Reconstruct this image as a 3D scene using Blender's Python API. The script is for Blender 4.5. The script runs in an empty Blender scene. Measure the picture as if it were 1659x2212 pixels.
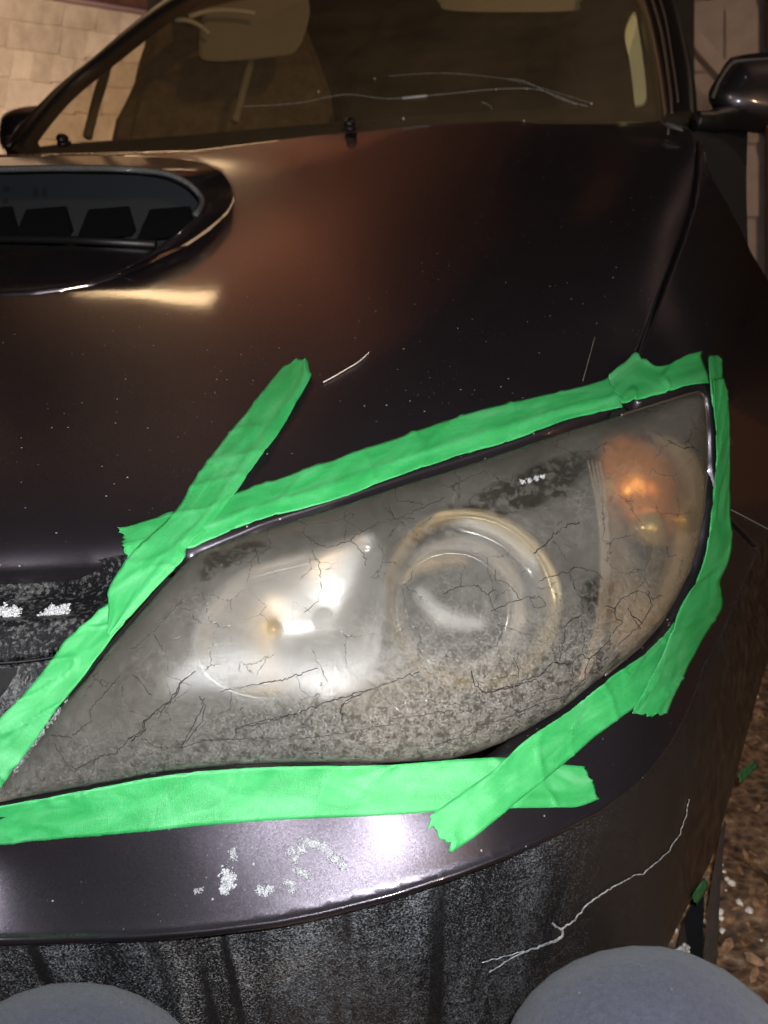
import bpy, bmesh, math, random
import numpy as np
from mathutils import Vector, Matrix, geometry, noise

SC = bpy.context.scene
COL = SC.collection
random.seed(7)

# ------------------------------------------------------------------ camera
F = 1663.0
PITCH = math.radians(30.0)
CZ = 1.10
cam_d = bpy.data.cameras.new('camera')
cam = bpy.data.objects.new('camera', cam_d)
COL.objects.link(cam)
cam.location = (0, 0, CZ)
cam.rotation_euler = (math.radians(90) - PITCH, 0, 0)
cam_d.sensor_fit = 'HORIZONTAL'
cam_d.angle = 2 * math.atan(829.5 / F)
cam_d.clip_start = 0.02
cam_d.dof.use_dof = True
cam_d.dof.focus_distance = 0.62
cam_d.dof.aperture_fstop = 11.0
cam_d.clip_end = 200
SC.camera = cam

# ------------------------------------------------------------------ world, lamps, exposure
world = bpy.data.worlds.new('World')
SC.world = world
world.use_nodes = True
wn = world.node_tree
for n in list(wn.nodes):
    wn.nodes.remove(n)
sky = wn.nodes.new('ShaderNodeTexSky')
sky.sky_type = 'NISHITA'
sky.sun_disc = False
sky.sun_elevation = math.radians(1.0)
sky.sun_rotation = math.radians(200)
bg = wn.nodes.new('ShaderNodeBackground')
bg.inputs['Strength'].default_value = 0.0022
wo = wn.nodes.new('ShaderNodeOutputWorld')
wn.links.new(sky.outputs[0], bg.inputs[0])
wn.links.new(bg.outputs[0], wo.inputs[0])

def lamp(name, kind, loc, energy, color, target=None, **kw):
    d = bpy.data.lights.new(name, kind)
    d.energy = energy
    d.color = color
    for k, v in kw.items():
        setattr(d, k, v)
    o = bpy.data.objects.new(name, d)
    o.location = loc
    if target is not None:
        o.rotation_euler = (Vector(target) - Vector(loc)).to_track_quat('-Z', 'Y').to_euler()
    COL.objects.link(o)
    return o

# phone flash beside the lens, a warm floodlight on the house ahead, an added lamp for the wall on the left
lamp('phone_flash', 'SPOT', (0.022, 0.012, CZ + 0.022), 46.0, (0.955, 0.975, 1.0), (0.0, 0.86, 0.60),
     shadow_soft_size=0.006, spot_size=math.radians(170), spot_blend=0.6)
fl_ = lamp('house_floodlight', 'AREA', (-1.75, 5.2, 3.25), 5.5, (1.0, 0.68, 0.36), (-0.3, 1.0, 0.8),
     shape='RECTANGLE', size=1.1, size_y=0.16)
fl_.rotation_euler.rotate_axis('Z', math.radians(-24))
lamp('added_wall_lamp', 'SPOT', (-3.3, 2.6, 1.7), 560.0, (1.0, 0.77, 0.60), (-2.6, 4.9, 1.9),
     shadow_soft_size=0.12, spot_size=math.radians(120), spot_blend=0.8)  # unseen lamp added to brighten the shingled wall
lamp('street_lamp_light', 'SPOT', (2.3, -4.2, 3.1), 360.0, (1.0, 0.66, 0.36), (0.3, 1.2, 0.5),
     shadow_soft_size=0.10, spot_size=math.radians(80), spot_blend=0.5)
lamp('added_cabin_spot', 'SPOT', (-3.2, -1.6, 2.9), 160.0, (1.0, 0.84, 0.62), (0.52, 1.95, 1.22),
     shadow_soft_size=0.08, spot_size=math.radians(15), spot_blend=0.7)  # made-up narrow spot, added to brighten the cabin pillar cover
lamp('moonlight', 'SUN', (0, 0, 6), 0.01, (0.8, 0.87, 1.0), (0.3, 1.2, 0.0), angle=math.radians(0.5))

SC.view_settings.view_transform = 'Standard'
SC.view_settings.look = 'None'
SC.view_settings.exposure = 0.0
SC.view_settings.gamma = 1.0
SC.render.engine = 'CYCLES'
SC.cycles.use_denoising = True
SC.cycles.max_bounces = 10
SC.cycles.transparent_max_bounces = 12
SC.cycles.sample_clamp_indirect = 3.0
SC.cycles.caustics_reflective = True
SC.cycles.blur_glossy = 0.3

# ------------------------------------------------------------------ helpers: where things stand
CP, SP = math.cos(PITCH), math.sin(PITCH)

def at(u, v, d):
    """a point of the place: sight line (u, v) at distance d along the axis"""
    u = np.asarray(u, float); v = np.asarray(v, float); d = np.asarray(d, float)
    t = (1106 - v) / F
    return np.stack([(u - 829.5) / F * d, d * (CP + SP * t), CZ + d * (-SP + CP * t)], -1)

class Surf:
    """smooth surface through measured points (thin-plate in inverse distance)"""
    def __init__(self, pts, lam=1e-3):
        p = np.array(pts, float)
        self.c = p[:, :2] / 1000.0
        n = len(p)
        K = self._k(self.c, self.c) + lam * np.eye(n)
        A = np.zeros((n + 3, n + 3))
        A[:n, :n] = K
        A[:n, n] = 1; A[:n, n + 1:] = self.c
        A[n, :n] = 1; A[n + 1:, :n] = self.c.T
        b = np.zeros(n + 3); b[:n] = 1 / p[:, 2]
        self.w = np.linalg.solve(A, b)
    def _k(self, a, b):
        r2 = ((a[:, None, :] - b[None, :, :]) ** 2).sum(-1)
        return 0.5 * r2 * np.log(r2 + 1e-6)
    def d(self, u, v):
        u = np.atleast_1d(np.asarray(u, float)); v = np.atleast_1d(np.asarray(v, float))
        q = np.stack([u, v], -1) / 1000.0
        n = len(self.c)
        i = self._k(q, self.c) @ self.w[:n] + self.w[n] + q @ self.w[n + 1:]
        return 1 / np.maximum(i, 0.12)
    def pos(self, u, v):
        return at(u, v, self.d(u, v))
    def nor(self, u, v, e=3.0):
        u = np.atleast_1d(np.asarray(u, float)); v = np.atleast_1d(np.asarray(v, float))
        a = self.pos(u + e, v) - self.pos(u - e, v)
        b = self.pos(u, v - e) - self.pos(u, v + e)
        n = np.cross(a, b)
        n /= np.linalg.norm(n, axis=1)[:, None] + 1e-12
        p = self.pos(u, v) - np.array([0, 0, CZ])
        s = np.sign((n * p).sum(1)); s[s == 0] = 1
        return -n * s[:, None]
    def on(self, u, v, h=0.0):
        return self.pos(u, v) + self.nor(u, v) * (np.asarray(h) * np.ones(len(np.atleast_1d(u))))[:, None]

def dens(poly, step, closed=True):
    out = []
    n = len(poly)
    for i in range(n if closed else n - 1):
        a = np.array(poly[i], float); b = np.array(poly[(i + 1) % n], float)
        k = max(1, int(math.ceil(np.linalg.norm(b - a) / step)))
        for j in range(k):
            out.append(a + (b - a) * j / k)
    if not closed:
        out.append(np.array(poly[-1], float))
    return np.array(out)

def smooth(poly, n=3, closed=False):
    """Catmull-Rom through the points"""
    P = np.array(poly, float); m = len(P); out = []
    rng = range(m if closed else m - 1)
    for i in rng:
        if closed:
            p0, p1, p2, p3 = P[(i - 1) % m], P[i], P[(i + 1) % m], P[(i + 2) % m]
        else:
            p0, p1, p2, p3 = P[max(i - 1, 0)], P[i], P[i + 1], P[min(i + 2, m - 1)]
        for k in range(n):
            t = k / n
            out.append(0.5 * ((2 * p1) + (-p0 + p2) * t + (2 * p0 - 5 * p1 + 4 * p2 - p3) * t * t + (-p0 + 3 * p1 - 3 * p2 + p3) * t ** 3))
    if not closed:
        out.append(P[-1])
    return np.array(out)

def inside(poly, q):
    x, y = q[:, 0], q[:, 1]
    r = np.zeros(len(q), bool)
    n = len(poly)
    for i in range(n):
        x1, y1 = poly[i]; x2, y2 = poly[(i + 1) % n]
        c = ((y1 > y) != (y2 > y))
        xs = (x2 - x1) * (y - y1) / ((y2 - y1) if y2 != y1 else 1e-9) + x1
        r ^= c & (x < xs)
    return r

def edge_dist(poly, q):
    best = np.full(len(q), 1e9)
    n = len(poly)
    for i in range(n):
        a = np.asarray(poly[i], float); b = np.asarray(poly[(i + 1) % n], float)
        ab = b - a; l = (ab ** 2).sum() + 1e-12
        t = np.clip(((q - a) @ ab) / l, 0, 1)
        best = np.minimum(best, np.linalg.norm(q - (a + t[:, None] * ab), axis=1))
    return best

def mesh_obj(name, verts, faces, mat, parent=None, uv=None, shade=True):
    me = bpy.data.meshes.new(name)
    me.from_pydata([tuple(map(float, p)) for p in verts], [], [tuple(int(i) for i in f) for f in faces])
    if uv is not None:
        lay = me.uv_layers.new(name='UVMap')
        idx = np.empty(len(me.loops), np.int32); me.loops.foreach_get('vertex_index', idx)
        lay.data.foreach_set('uv', np.asarray(uv, np.float32)[idx].ravel())
    if shade:
        me.polygons.foreach_set('use_smooth', [True] * len(me.polygons))
    me.update()
    if mat: me.materials.append(mat)
    o = bpy.data.objects.new(name, me)
    COL.objects.link(o)
    if parent is not None: o.parent = parent
    return o

def bm_obj(name, bm, mat, parent=None, shade=True):
    me = bpy.data.meshes.new(name)
    bm.normal_update()
    bm.to_mesh(me); bm.free()
    if shade: me.polygons.foreach_set('use_smooth', [True] * len(me.polygons))
    if mat: me.materials.append(mat)
    o = bpy.data.objects.new(name, me)
    COL.objects.link(o)
    if parent is not None: o.parent = parent
    return o

def tag(o, label=None, cat=None, group=None, kind=None):
    if label: o['label'] = label
    if cat: o['category'] = cat
    if group: o['group'] = group
    if kind: o['kind'] = kind
    return o

def empty(name, loc=(0, 0, 0)):
    o = bpy.data.objects.new(name, None)
    o.empty_display_size = 0.1
    COL.objects.link(o)
    o.location = loc
    return o

def panel(name, poly, surf, mat, parent=None, step=16, off=0.0, rim=0.012, rnd=4.0, rndh=0.003,
          holes=(), hfun=None, dfun=None, insets=(1.5, 3, 5)):
    """a body panel: fills the outline on the surface, rolls its edge over and gives it thickness"""
    poly = np.array(poly, float)
    area = 0.5 * np.sum(poly[:, 0] * np.roll(poly[:, 1], -1) - np.roll(poly[:, 0], -1) * poly[:, 1])
    if area < 0: poly = poly[::-1]
    B = dens(poly, step)
    pts = [tuple(b) for b in B]
    nb = len(pts)
    loops = [list(range(nb))]
    hb = []
    for h in holes:
        H = dens(h, step * 0.6)
        hb.append((len(pts), len(H)))
        pts += [tuple(p) for p in H]
    extra = []
    tang = np.roll(B, -1, 0) - np.roll(B, 1, 0)
    nin = np.stack([-tang[:, 1], tang[:, 0]], -1)
    nin /= np.linalg.norm(nin, axis=1)[:, None] + 1e-9
    if rnd > 0:
        for k in insets:
            q = B + nin * k
            ok = inside(B, q) & (edge_dist(B, q) > k * 0.8)
            extra.append(q[ok])
    g = np.mgrid[B[:, 0].min():B[:, 0].max():step, B[:, 1].min():B[:, 1].max():step].reshape(2, -1).T
    g = g + np.random.RandomState(3).uniform(-.12, .12, g.shape) * step
    ok = inside(B, g) & (edge_dist(B, g) > max(step * 0.45, (insets[-1] + 2) if rnd > 0 else 0))
    for h in holes:
        ok &= ~inside(np.array(h), g)
        ok &= edge_dist(np.array(h), g) > step * 0.4
    extra.append(g[ok])
    E = np.concatenate(extra)
    pts += [tuple(p) for p in E]
    edges = [(i, (i + 1) % nb) for i in range(nb)]
    for s, n in hb:
        edges += [(s + i, s + (i + 1) % n) for i in range(n)]
    r = geometry.delaunay_2d_cdt([Vector(p) for p in pts], edges, [], 1, 1e-5)
    V = np.array([tuple(p) for p in r[0]])
    Fc = [list(f) for f in r[2]]
    if holes or True:
        cen = np.array([V[f].mean(0) for f in Fc])
        keep = inside(B, cen)
        for h in holes:
            keep &= ~inside(np.array(h), cen)
        Fc = [f for f, k in zip(Fc, keep) if k]
    h = np.zeros(len(V)) + off
    ed = edge_dist(B, V)
    if rnd > 0:
        x = np.clip(1 - ed / rnd, 0, 1)
        h = h - rndh * (1 - np.sqrt(np.clip(1 - x * x, 0, 1)))
    if hfun is not None: h = h + hfun(V[:, 0], V[:, 1], ed)
    if dfun is not None:
        W = at(V[:, 0], V[:, 1], surf.d(V[:, 0], V[:, 1]) + dfun(V[:, 0], V[:, 1]))
        N = surf.nor(V[:, 0], V[:, 1]); W = W + N * h[:, None]
    else:
        N = surf.nor(V[:, 0], V[:, 1])
        W = surf.pos(V[:, 0], V[:, 1]) + N * h[:, None]
    # orient faces to the outside
    out = []
    for f in Fc:
        a, b, c = W[f[0]], W[f[1]], W[f[2]]
        if np.dot(np.cross(b - a, c - a), N[f[0]]) < 0: f = f[::-1]
        out.append(f)
    verts = list(W); uvs = list(V / 1000.0)
    if rim > 0:
        cnt = {}
        for f in out:
            for i in range(len(f)):
                e = (f[i], f[(i + 1) % len(f)])
                cnt[e] = cnt.get(e, 0) + 1
        be = [e for e in cnt if (e[1], e[0]) not in cnt]
        low = {}
        for a, b in be:
            for i in (a, b):
                if i not in low:
                    low[i] = len(verts)
                    verts.append(W[i] - N[i] * rim); uvs.append(V[i] / 1000.0)
        for a, b in be:
            out.append([b, a, low[a], low[b]])
    o = mesh_obj(name, verts, out, mat, parent, uvs)
    return o

def tube(bm, pts, r, seg=6, cap=True):
    P = [Vector(p) for p in pts]
    rings = []
    rr = r if hasattr(r, '__len__') else [r] * len(P)
    up = Vector((0, 0, 1))
    for i, p in enumerate(P):
        t = (P[min(i + 1, len(P) - 1)] - P[max(i - 1, 0)])
        if t.length < 1e-9: t = Vector((0, 1, 0))
        t.normalize()
        a = t.cross(up)
        if a.length < 1e-3: a = t.cross(Vector((1, 0, 0)))
        a.normalize(); b = t.cross(a)
        rings.append([bm.verts.new(p + (a * math.cos(2 * math.pi * k / seg) + b * math.sin(2 * math.pi * k / seg)) * rr[i]) for k in range(seg)])
    for i in range(len(rings) - 1):
        for k in range(seg):
            bm.faces.new((rings[i][k], rings[i][(k + 1) % seg], rings[i + 1][(k + 1) % seg], rings[i + 1][k]))
    if cap and seg > 2:
        bm.faces.new(rings[0][::-1]); bm.faces.new(rings[-1])

def box(bm, c, s, rot=None):
    m = Matrix.Translation(c)
    if rot is not None: m = m @ rot.to_4x4()
    r = bmesh.ops.create_cube(bm, size=1.0, matrix=m @ Matrix.Diagonal((s[0], s[1], s[2], 1)))
    return r['verts']

def blob(bm, c, r, jit=0.25, sub=2, sc=(1, 1, 1), seed=0, freq=1.3):
    res = bmesh.ops.create_icosphere(bm, subdivisions=sub, radius=1.0)
    for v in res['verts']:
        n = noise.noise(v.co * freq + Vector((seed * 3.1, seed * 1.7, seed * .9)))
        k = 1 + jit * n * 2
        v.co = Vector((v.co.x * sc[0], v.co.y * sc[1], v.co.z * sc[2])) * r * k + Vector(c)

def solidify(o, t, off=1.0):
    m = o.modifiers.new('solidify', 'SOLIDIFY'); m.thickness = t; m.offset = off
    return m

# ------------------------------------------------------------------ materials
def lin(r, g, b):
    f = lambda c: (c / 255) / 12.92 if c <= 10 else (((c / 255) + .055) / 1.055) ** 2.4
    return (f(r), f(g), f(b), 1)

class NT:
    def __init__(self, name):
        self.m = bpy.data.materials.new(name); self.m.use_nodes = True
        self.t = self.m.node_tree
        self.p = self.t.nodes['Principled BSDF']; self.out = self.t.nodes['Material Output']
    def n(self, typ, **kw):
        x = self.t.nodes.new(typ)
        for k, v in kw.items(): setattr(x, k, v)
        return x
    def l(self, a, b): self.t.links.new(a, b)
    def set(self, **kw):
        for k, v in kw.items():
            self.p.inputs[k.replace('_', ' ')].default_value = v
        return self
    def coord(self, kind='Object'):
        return self.n('ShaderNodeTexCoord').outputs[kind]
    def mapping(self, src, scale=(1, 1, 1), rot=(0, 0, 0), loc=(0, 0, 0)):
        m = self.n('ShaderNodeMapping'); m.inputs['Scale'].default_value = scale
        m.inputs['Rotation'].default_value = rot; m.inputs['Location'].default_value = loc
        self.l(src, m.inputs[0]); return m.outputs[0]
    def noise(self, vec, scale, detail=4, rough=.55, dist=0.0, out=0):
        x = self.n('ShaderNodeTexNoise'); x.inputs['Scale'].default_value = scale
        x.inputs['Detail'].default_value = detail; x.inputs['Roughness'].default_value = rough
        x.inputs['Distortion'].default_value = dist
        self.l(vec, x.inputs['Vector']); return x.outputs[out]
    def vor(self, vec, scale, feature='F1', out='Distance', rnd=1.0):
        x = self.n('ShaderNodeTexVoronoi', feature=feature); x.inputs['Scale'].default_value = scale
        x.inputs['Randomness'].default_value = rnd
        self.l(vec, x.inputs['Vector']); return x.outputs[out]
    def ramp(self, src, stops, interp='LINEAR'):
        r = self.n('ShaderNodeValToRGB'); r.color_ramp.interpolation = interp
        e = r.color_ramp.elements
        while len(e) < len(stops): e.new(0.5)
        for i, (p, c) in enumerate(stops):
            e[i].position = p
            e[i].color = c if hasattr(c, '__len__') else (c, c, c, 1)
        self.l(src, r.inputs[0]); return r.outputs[0]
    def math(self, op, a, b=None, clamp=False):
        m = self.n('ShaderNodeMath', operation=op); m.use_clamp = clamp
        for i, x in enumerate((a, b)):
            if x is None: continue
            if isinstance(x, (int, float)): m.inputs[i].default_value = x
            else: self.l(x, m.inputs[i])
        return m.outputs[0]
    def mix(self, f, a, b, mode='MIX'):
        m = self.n('ShaderNodeMix', data_type='RGBA', blend_type=mode)
        for i, x in ((0, f), (6, a), (7, b)):
            if isinstance(x, (int, float)): m.inputs[i].default_value = x
            elif hasattr(x, '__len__'): m.inputs[i].default_value = x
            else: self.l(x, m.inputs[i])
        return m.outputs[2]
    def bump(self, h, strength=.3, dist=.001):
        b = self.n('ShaderNodeBump'); b.inputs['Strength'].default_value = strength
        b.inputs['Distance'].default_value = dist
        self.l(h, b.inputs['Height']); self.l(b.outputs[0], self.p.inputs['Normal']); return b

def _schlick(m):
    g = m.n('ShaderNodeNewGeometry')
    d = m.n('ShaderNodeVectorMath', operation='DOT_PRODUCT'); m.l(g.outputs['Normal'], d.inputs[0]); m.l(g.outputs['Incoming'], d.inputs[1])
    c = m.math('SUBTRACT', 1.0, m.math('ABSOLUTE', d.outputs['Value']), True)
    return m.math('ADD', .04, m.math('MULTIPLY', m.math('POWER', c, 5.0), .96), True)
NT.schlick = _schlick

def simple(name, color, rough=.5, metal=0.0, nscale=None, amt=.25, bump=0, bscale=None, coat=0.0):
    m = NT(name)
    m.set(Roughness=rough, Metallic=metal); m.p.inputs['Coat Weight'].default_value = coat
    c = m.coord()
    if nscale:
        n = m.noise(c, nscale, 5)
        lo = tuple(x * (1 - amt) for x in color[:3]) + (1,); hi = tuple(min(1, x * (1 + amt)) for x in color[:3]) + (1,)
        m.l(m.ramp(n, [(.3, lo), (.7, hi)]), m.p.inputs['Base Color'])
    else:
        m.p.inputs['Base Color'].default_value = color
    if bump:
        m.bump(m.noise(c, bscale or 200, 4), bump, .001)
    return m.m

def paint_mat():
    m = NT('brown_metallic_paint'); c = m.coord()
    # metal flakes: tiny cells, each tilted its own way
    fl = m.vor(c, 2600, out='Color')
    nm = m.n('ShaderNodeNormalMap'); nm.space = 'OBJECT'
    geo = m.n('ShaderNodeNewGeometry')
    sub = m.n('ShaderNodeVectorMath', operation='SUBTRACT'); m.l(fl, sub.inputs[0]); sub.inputs[1].default_value = (.5, .5, .5)
    sc = m.n('ShaderNodeVectorMath', operation='SCALE'); m.l(sub.outputs[0], sc.inputs[0]); sc.inputs['Scale'].default_value = .13
    ad = m.n('ShaderNodeVectorMath', operation='ADD'); m.l(geo.outputs['Normal'], ad.inputs[0]); m.l(sc.outputs[0], ad.inputs[1])
    nz = m.n('ShaderNodeVectorMath', operation='NORMALIZE'); m.l(ad.outputs[0], nz.inputs[0])
    m.l(nz.outputs[0], m.p.inputs['Normal'])
    # dust: small pale specks plus a thin film
    sp1 = m.ramp(m.vor(c, 110), [(.06, 1.0), (.12, 0.0)])
    msk = m.ramp(m.vor(c, 110, out='Color'), [(.66, 0.0), (.74, 1.0)])
    sp2 = m.ramp(m.vor(c, 330), [(.07, 1.0), (.13, 0.0)])
    msk2 = m.ramp(m.noise(c, 9, 3), [(.48, 0.0), (.7, 1.0)])
    msk3 = m.ramp(m.vor(c, 330, out='Color'), [(.6, 0.0), (.7, 1.0)])
    dust = m.math('ADD', m.math('MULTIPLY', sp1, msk), m.math('MULTIPLY', m.math('MULTIPLY', sp2, msk2), msk3), True)
    film = m.ramp(m.noise(c, 14, 6, .7), [(.35, 0.0), (.8, .02)])
    d = m.math('ADD', dust, film, True)
    base = m.mix(m.noise(c, 3, 2), (.070, .062, .076, 1), (.060, .051, .061, 1))
    m.l(m.mix(d, base, (.34, .33, .32, 1)), m.p.inputs['Base Color'])
    m.l(m.math('MULTIPLY', m.math('SUBTRACT', 1.0, d, True), .9), m.p.inputs['Metallic'])
    m.l(m.math('ADD', m.math('MULTIPLY', d, .3), .41, True), m.p.inputs['Roughness'])
    m.p.inputs['Coat Weight'].default_value = 1.0
    m.p.inputs['Coat Roughness'].default_value = .085
    cb = m.n('ShaderNodeBump'); cb.inputs['Strength'].default_value = .05; cb.inputs['Distance'].default_value = .001
    m.l(m.noise(c, 60, 2), cb.inputs['Height']); m.l(cb.outputs[0], m.p.inputs['Coat Normal'])
    return m.m

def dirty_plastic(name, base, dirt, lo=.45, hi=.62, sc=420, streak=True, rough=.55, bump=.5):
    m = NT(name); c = m.coord()
    st = m.mapping(c, (1, 1, .08)) if streak else c
    grains = m.noise(c, sc, 3, .7)
    mid = m.noise(c, sc * .22, 5, .7)
    run = m.noise(st, 26, 4, .6)
    s = m.math('ADD', m.math('MULTIPLY', grains, .5), m.math('ADD', m.math('MULTIPLY', mid, .25), m.math('MULTIPLY', run, .25)))
    f = m.ramp(s, [(lo, 0.0), (hi, 1.0)])
    m.l(m.mix(f, base, dirt), m.p.inputs['Base Color'])
    m.l(m.ramp(f, [(0, rough - .2), (1, .9)]), m.p.inputs['Roughness'])
    m.bump(grains, bump, .0012)
    return m.m

def bumper_low_mat():
    m = NT('grimy_lower_bumper'); c = m.coord(); uv = m.coord('UV')
    st = m.mapping(c, (1, 1, .10))
    grains = m.noise(c, 620, 3, .7); mid = m.noise(c, 120, 5, .7); run = m.noise(st, 24, 4, .6)
    g = m.math('ADD', m.math('MULTIPLY', grains, .62), m.math('ADD', m.math('MULTIPLY', mid, .16), m.math('MULTIPLY', run, .22)))
    f = m.ramp(g, [(.50, 0.0), (.64, 1.0)])
    sep = m.n('ShaderNodeSeparateXYZ'); m.l(uv, sep.inputs[0])
    e = m.math('ADD', sep.outputs[0], m.math('MULTIPLY', sep.outputs[1], .20))   # runs along the corner of the bumper
    e = m.math('ADD', e, m.math('MULTIPLY', m.math('SUBTRACT', m.noise(c, 30, 4, .6), .5), .05))
    def sm(x, a, b):
        q = m.n('ShaderNodeMapRange', interpolation_type='SMOOTHSTEP'); m.l(x, q.inputs[0]); q.inputs[1].default_value = a; q.inputs[2].default_value = b
        return q.outputs[0]
    mudm = sm(e, 1.79, 1.90); corner_shade = sm(e, 1.40, 1.72)  # grit fades towards the corner, the shade of its curve put into colour
    mudn = m.ramp(m.math('ADD', m.math('MULTIPLY', m.noise(m.mapping(c, (1, 1, .5)), 80, 6, .65), .7), m.math('MULTIPLY', grains, .3)), [(.42, 0.0), (.72, 1.0)])
    drip = m.ramp(m.noise(m.mapping(c, (1, .3, .03)), 30, 2, .5), [(.60, 0.0), (.66, 1.0)])
    dirt = m.math('MULTIPLY', f, m.math('SUBTRACT', 1.0, m.math('MULTIPLY', corner_shade, .92)))
    dirt = m.math('MULTIPLY', dirt, m.math('SUBTRACT', 1.0, m.math('MULTIPLY', drip, .9)))
    base = m.mix(dirt, (.010, .010, .011, 1), (.30, .31, .33, 1))
    mud = m.mix(mudn, (.012, .008, .006, 1), (.060, .042, .030, 1))
    m.l(m.mix(mudm, base, mud), m.p.inputs['Base Color'])
    m.l(m.ramp(dirt, [(0, .32), (.6, .85)]), m.p.inputs['Roughness'])
    m.bump(grains, .3, .0008)
    return m.m

def tape_mat():
    m = NT('green_masking_tape'); c = m.coord('UV')
    oi = m.n('ShaderNodeObjectInfo')
    cc = m.n('ShaderNodeVectorMath', operation='ADD'); m.l(c, cc.inputs[0]); m.l(oi.outputs['Random'], cc.inputs[1]); c = cc.outputs[0]
    cre = m.noise(m.mapping(c, (1400, 40, 1)), 1.0, 3, .6)
    fib = m.noise(m.mapping(c, (420, 420, 1)), 1.0, 5, .65)
    low = m.noise(m.mapping(c, (9, 26, 1)), 1.0, 4, .55, .6)
    f = m.math('ADD', m.math('MULTIPLY', fib, .28), m.math('ADD', m.math('MULTIPLY', low, .62), m.math('MULTIPLY', cre, .12)))
    col = m.ramp(f, [(.40, (.022, .27, .066, 1)), (.52, (.038, .33, .092, 1)), (.62, (.070, .37, .13, 1)), (.72, (.12, .41, .18, 1))])
    m.l(col, m.p.inputs['Base Color'])
    m.set(Roughness=.40); m.p.inputs['Specular IOR Level'].default_value = .5
    m.bump(m.math('ADD', m.math('MULTIPLY', cre, .8), fib), .55, .0007)
    return m.m

def lens_mat():
    m = NT('hazed_headlight_plastic'); c = m.coord('UV'); ob = m.coord()
    warp = m.n('ShaderNodeVectorMath', operation='ADD')
    wn_ = m.noise(c, 9, 4, .6, out=1)
    ws = m.n('ShaderNodeVectorMath', operation='SCALE'); m.l(wn_, ws.inputs[0]); ws.inputs['Scale'].default_value = .09
    m.l(c, warp.inputs[0]); m.l(ws.outputs[0], warp.inputs[1])
    sep = m.n('ShaderNodeSeparateXYZ'); m.l(warp.outputs[0], sep.inputs[0])
    U, V = sep.outputs[0], sep.outputs[1]
    def ell(cx, cy, rx, ry, ang, soft):
        ca, sa = math.cos(ang), math.sin(ang)
        du = m.math('SUBTRACT', U, cx + .045); dv = m.math('SUBTRACT', V, cy + .045)
        a = m.math('ADD', m.math('MULTIPLY', du, ca / rx), m.math('MULTIPLY', dv, sa / rx))
        b = m.math('ADD', m.math('MULTIPLY', du, -sa / ry), m.math('MULTIPLY', dv, ca / ry))
        r = m.math('ADD', m.math('MULTIPLY', a, a), m.math('MULTIPLY', b, b))
        return m.ramp(r, [(max(0, 1 - soft) * .5, 1.0), (min(1, .5 + soft * .5), 0.0)]) if False else m.math('SUBTRACT', 1.0, m.n_smooth(r, 1 - soft, 1 + soft))
    def sm(r, a, b):
        x = m.n('ShaderNodeMapRange', interpolation_type='SMOOTHSTEP')
        m.l(r, x.inputs[0]); x.inputs[1].default_value = a; x.inputs[2].default_value = b
        return x.outputs[0]
    m.n_smooth = sm
    grit = m.noise(c, 260, 4, .75)
    mot = m.noise(c, 42, 6, .72)
    low = m.noise(c, 5.5, 3, .5)
    # oxidised belt along the bottom edge: line from the inner tip to the outer end
    line = m.math('ADD', m.math('MULTIPLY', m.math('SUBTRACT', U, .045), .30), V)     # larger further down
    belt = sm(line, 1.64, 1.86)
    top = sm(m.math('ADD', m.math('MULTIPLY', U, .36), V), 1.30, 1.58)
    h = m.math('MULTIPLY', m.math('ADD', m.math('MULTIPLY', low, .40), m.math('MULTIPLY', mot, .18)), m.math('ADD', m.math('MULTIPLY', top, .50), .20))
    h = m.math('ADD', h, m.math('MULTIPLY', belt, .16))
    h = m.math('ADD', h, m.math('MULTIPLY', m.math('SUBTRACT', grit, .5), m.math('ADD', m.math('MULTIPLY', belt, 1.25), .10)))
    # clear patches where the coat has peeled
    pat = m.math('MAXIMUM', ell(1.13, 1.085, .155, .038, -.42, .5), ell(.50, 1.225, .085, .022, -.35, .5))
    pat = m.math('MAXIMUM', pat, ell(1.005, 1.145, .16, .03, -.35, .6))
    pat = m.math('MAXIMUM', pat, ell(1.265, 1.31, .03, .05, .2, .6))
    pat = m.math('MULTIPLY', pat, sm(mot, .40, .53))
    h = m.math('MULTIPLY', h, m.math('SUBTRACT', 1.0, m.math('MULTIPLY', pat, .85)))
    # flaked pits in the belt
    pit = sm(m.noise(c, 95, 5, .8), .56, .63)
    h = m.math('MULTIPLY', h, m.math('SUBTRACT', 1.0, m.math('MULTIPLY', m.math('MULTIPLY', pit, .85), m.math('ADD', belt, .12, True))))
    clump = m.math('MULTIPLY', sm(m.noise(c, 46, 7, .8), .50, .56), m.math('ADD', m.math('MULTIPLY', belt, .75), .10, True))
    h = m.math('MULTIPLY', h, m.math('SUBTRACT', 1.0, m.math('MULTIPLY', clump, .8)))
    # crazing: fine pale network and medium dark network
    cw = m.n('ShaderNodeVectorMath', operation='ADD')
    cs = m.n('ShaderNodeVectorMath', operation='SCALE'); m.l(m.noise(c, 30, 4, .7, out=1), cs.inputs[0]); cs.inputs['Scale'].default_value = .028
    m.l(c, cw.inputs[0]); m.l(cs.outputs[0], cw.inputs[1])
    fine = m.math('SUBTRACT', 1.0, sm(m.vor(cw.outputs[0], 46, 'DISTANCE_TO_EDGE'), .006, .035))
    fmask = sm(m.noise(c, 7, 3, .5), .46, .62)
    fine = m.math('MULTIPLY', fine, m.math('ADD', m.math('MULTIPLY', fmask, .14), m.math('MULTIPLY', belt, .10)))
    med = m.math('SUBTRACT', 1.0, sm(m.vor(cw.outputs[0], 13, 'DISTANCE_TO_EDGE'), .004, .014))
    med = m.math('MULTIPLY', med, sm(m.noise(c, 11, 2, .5), .47, .56))
    h = m.math('ADD', h, fine, True)
    lowmix = m.math('ADD', m.math('MULTIPLY', belt, .75), .22)
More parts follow.
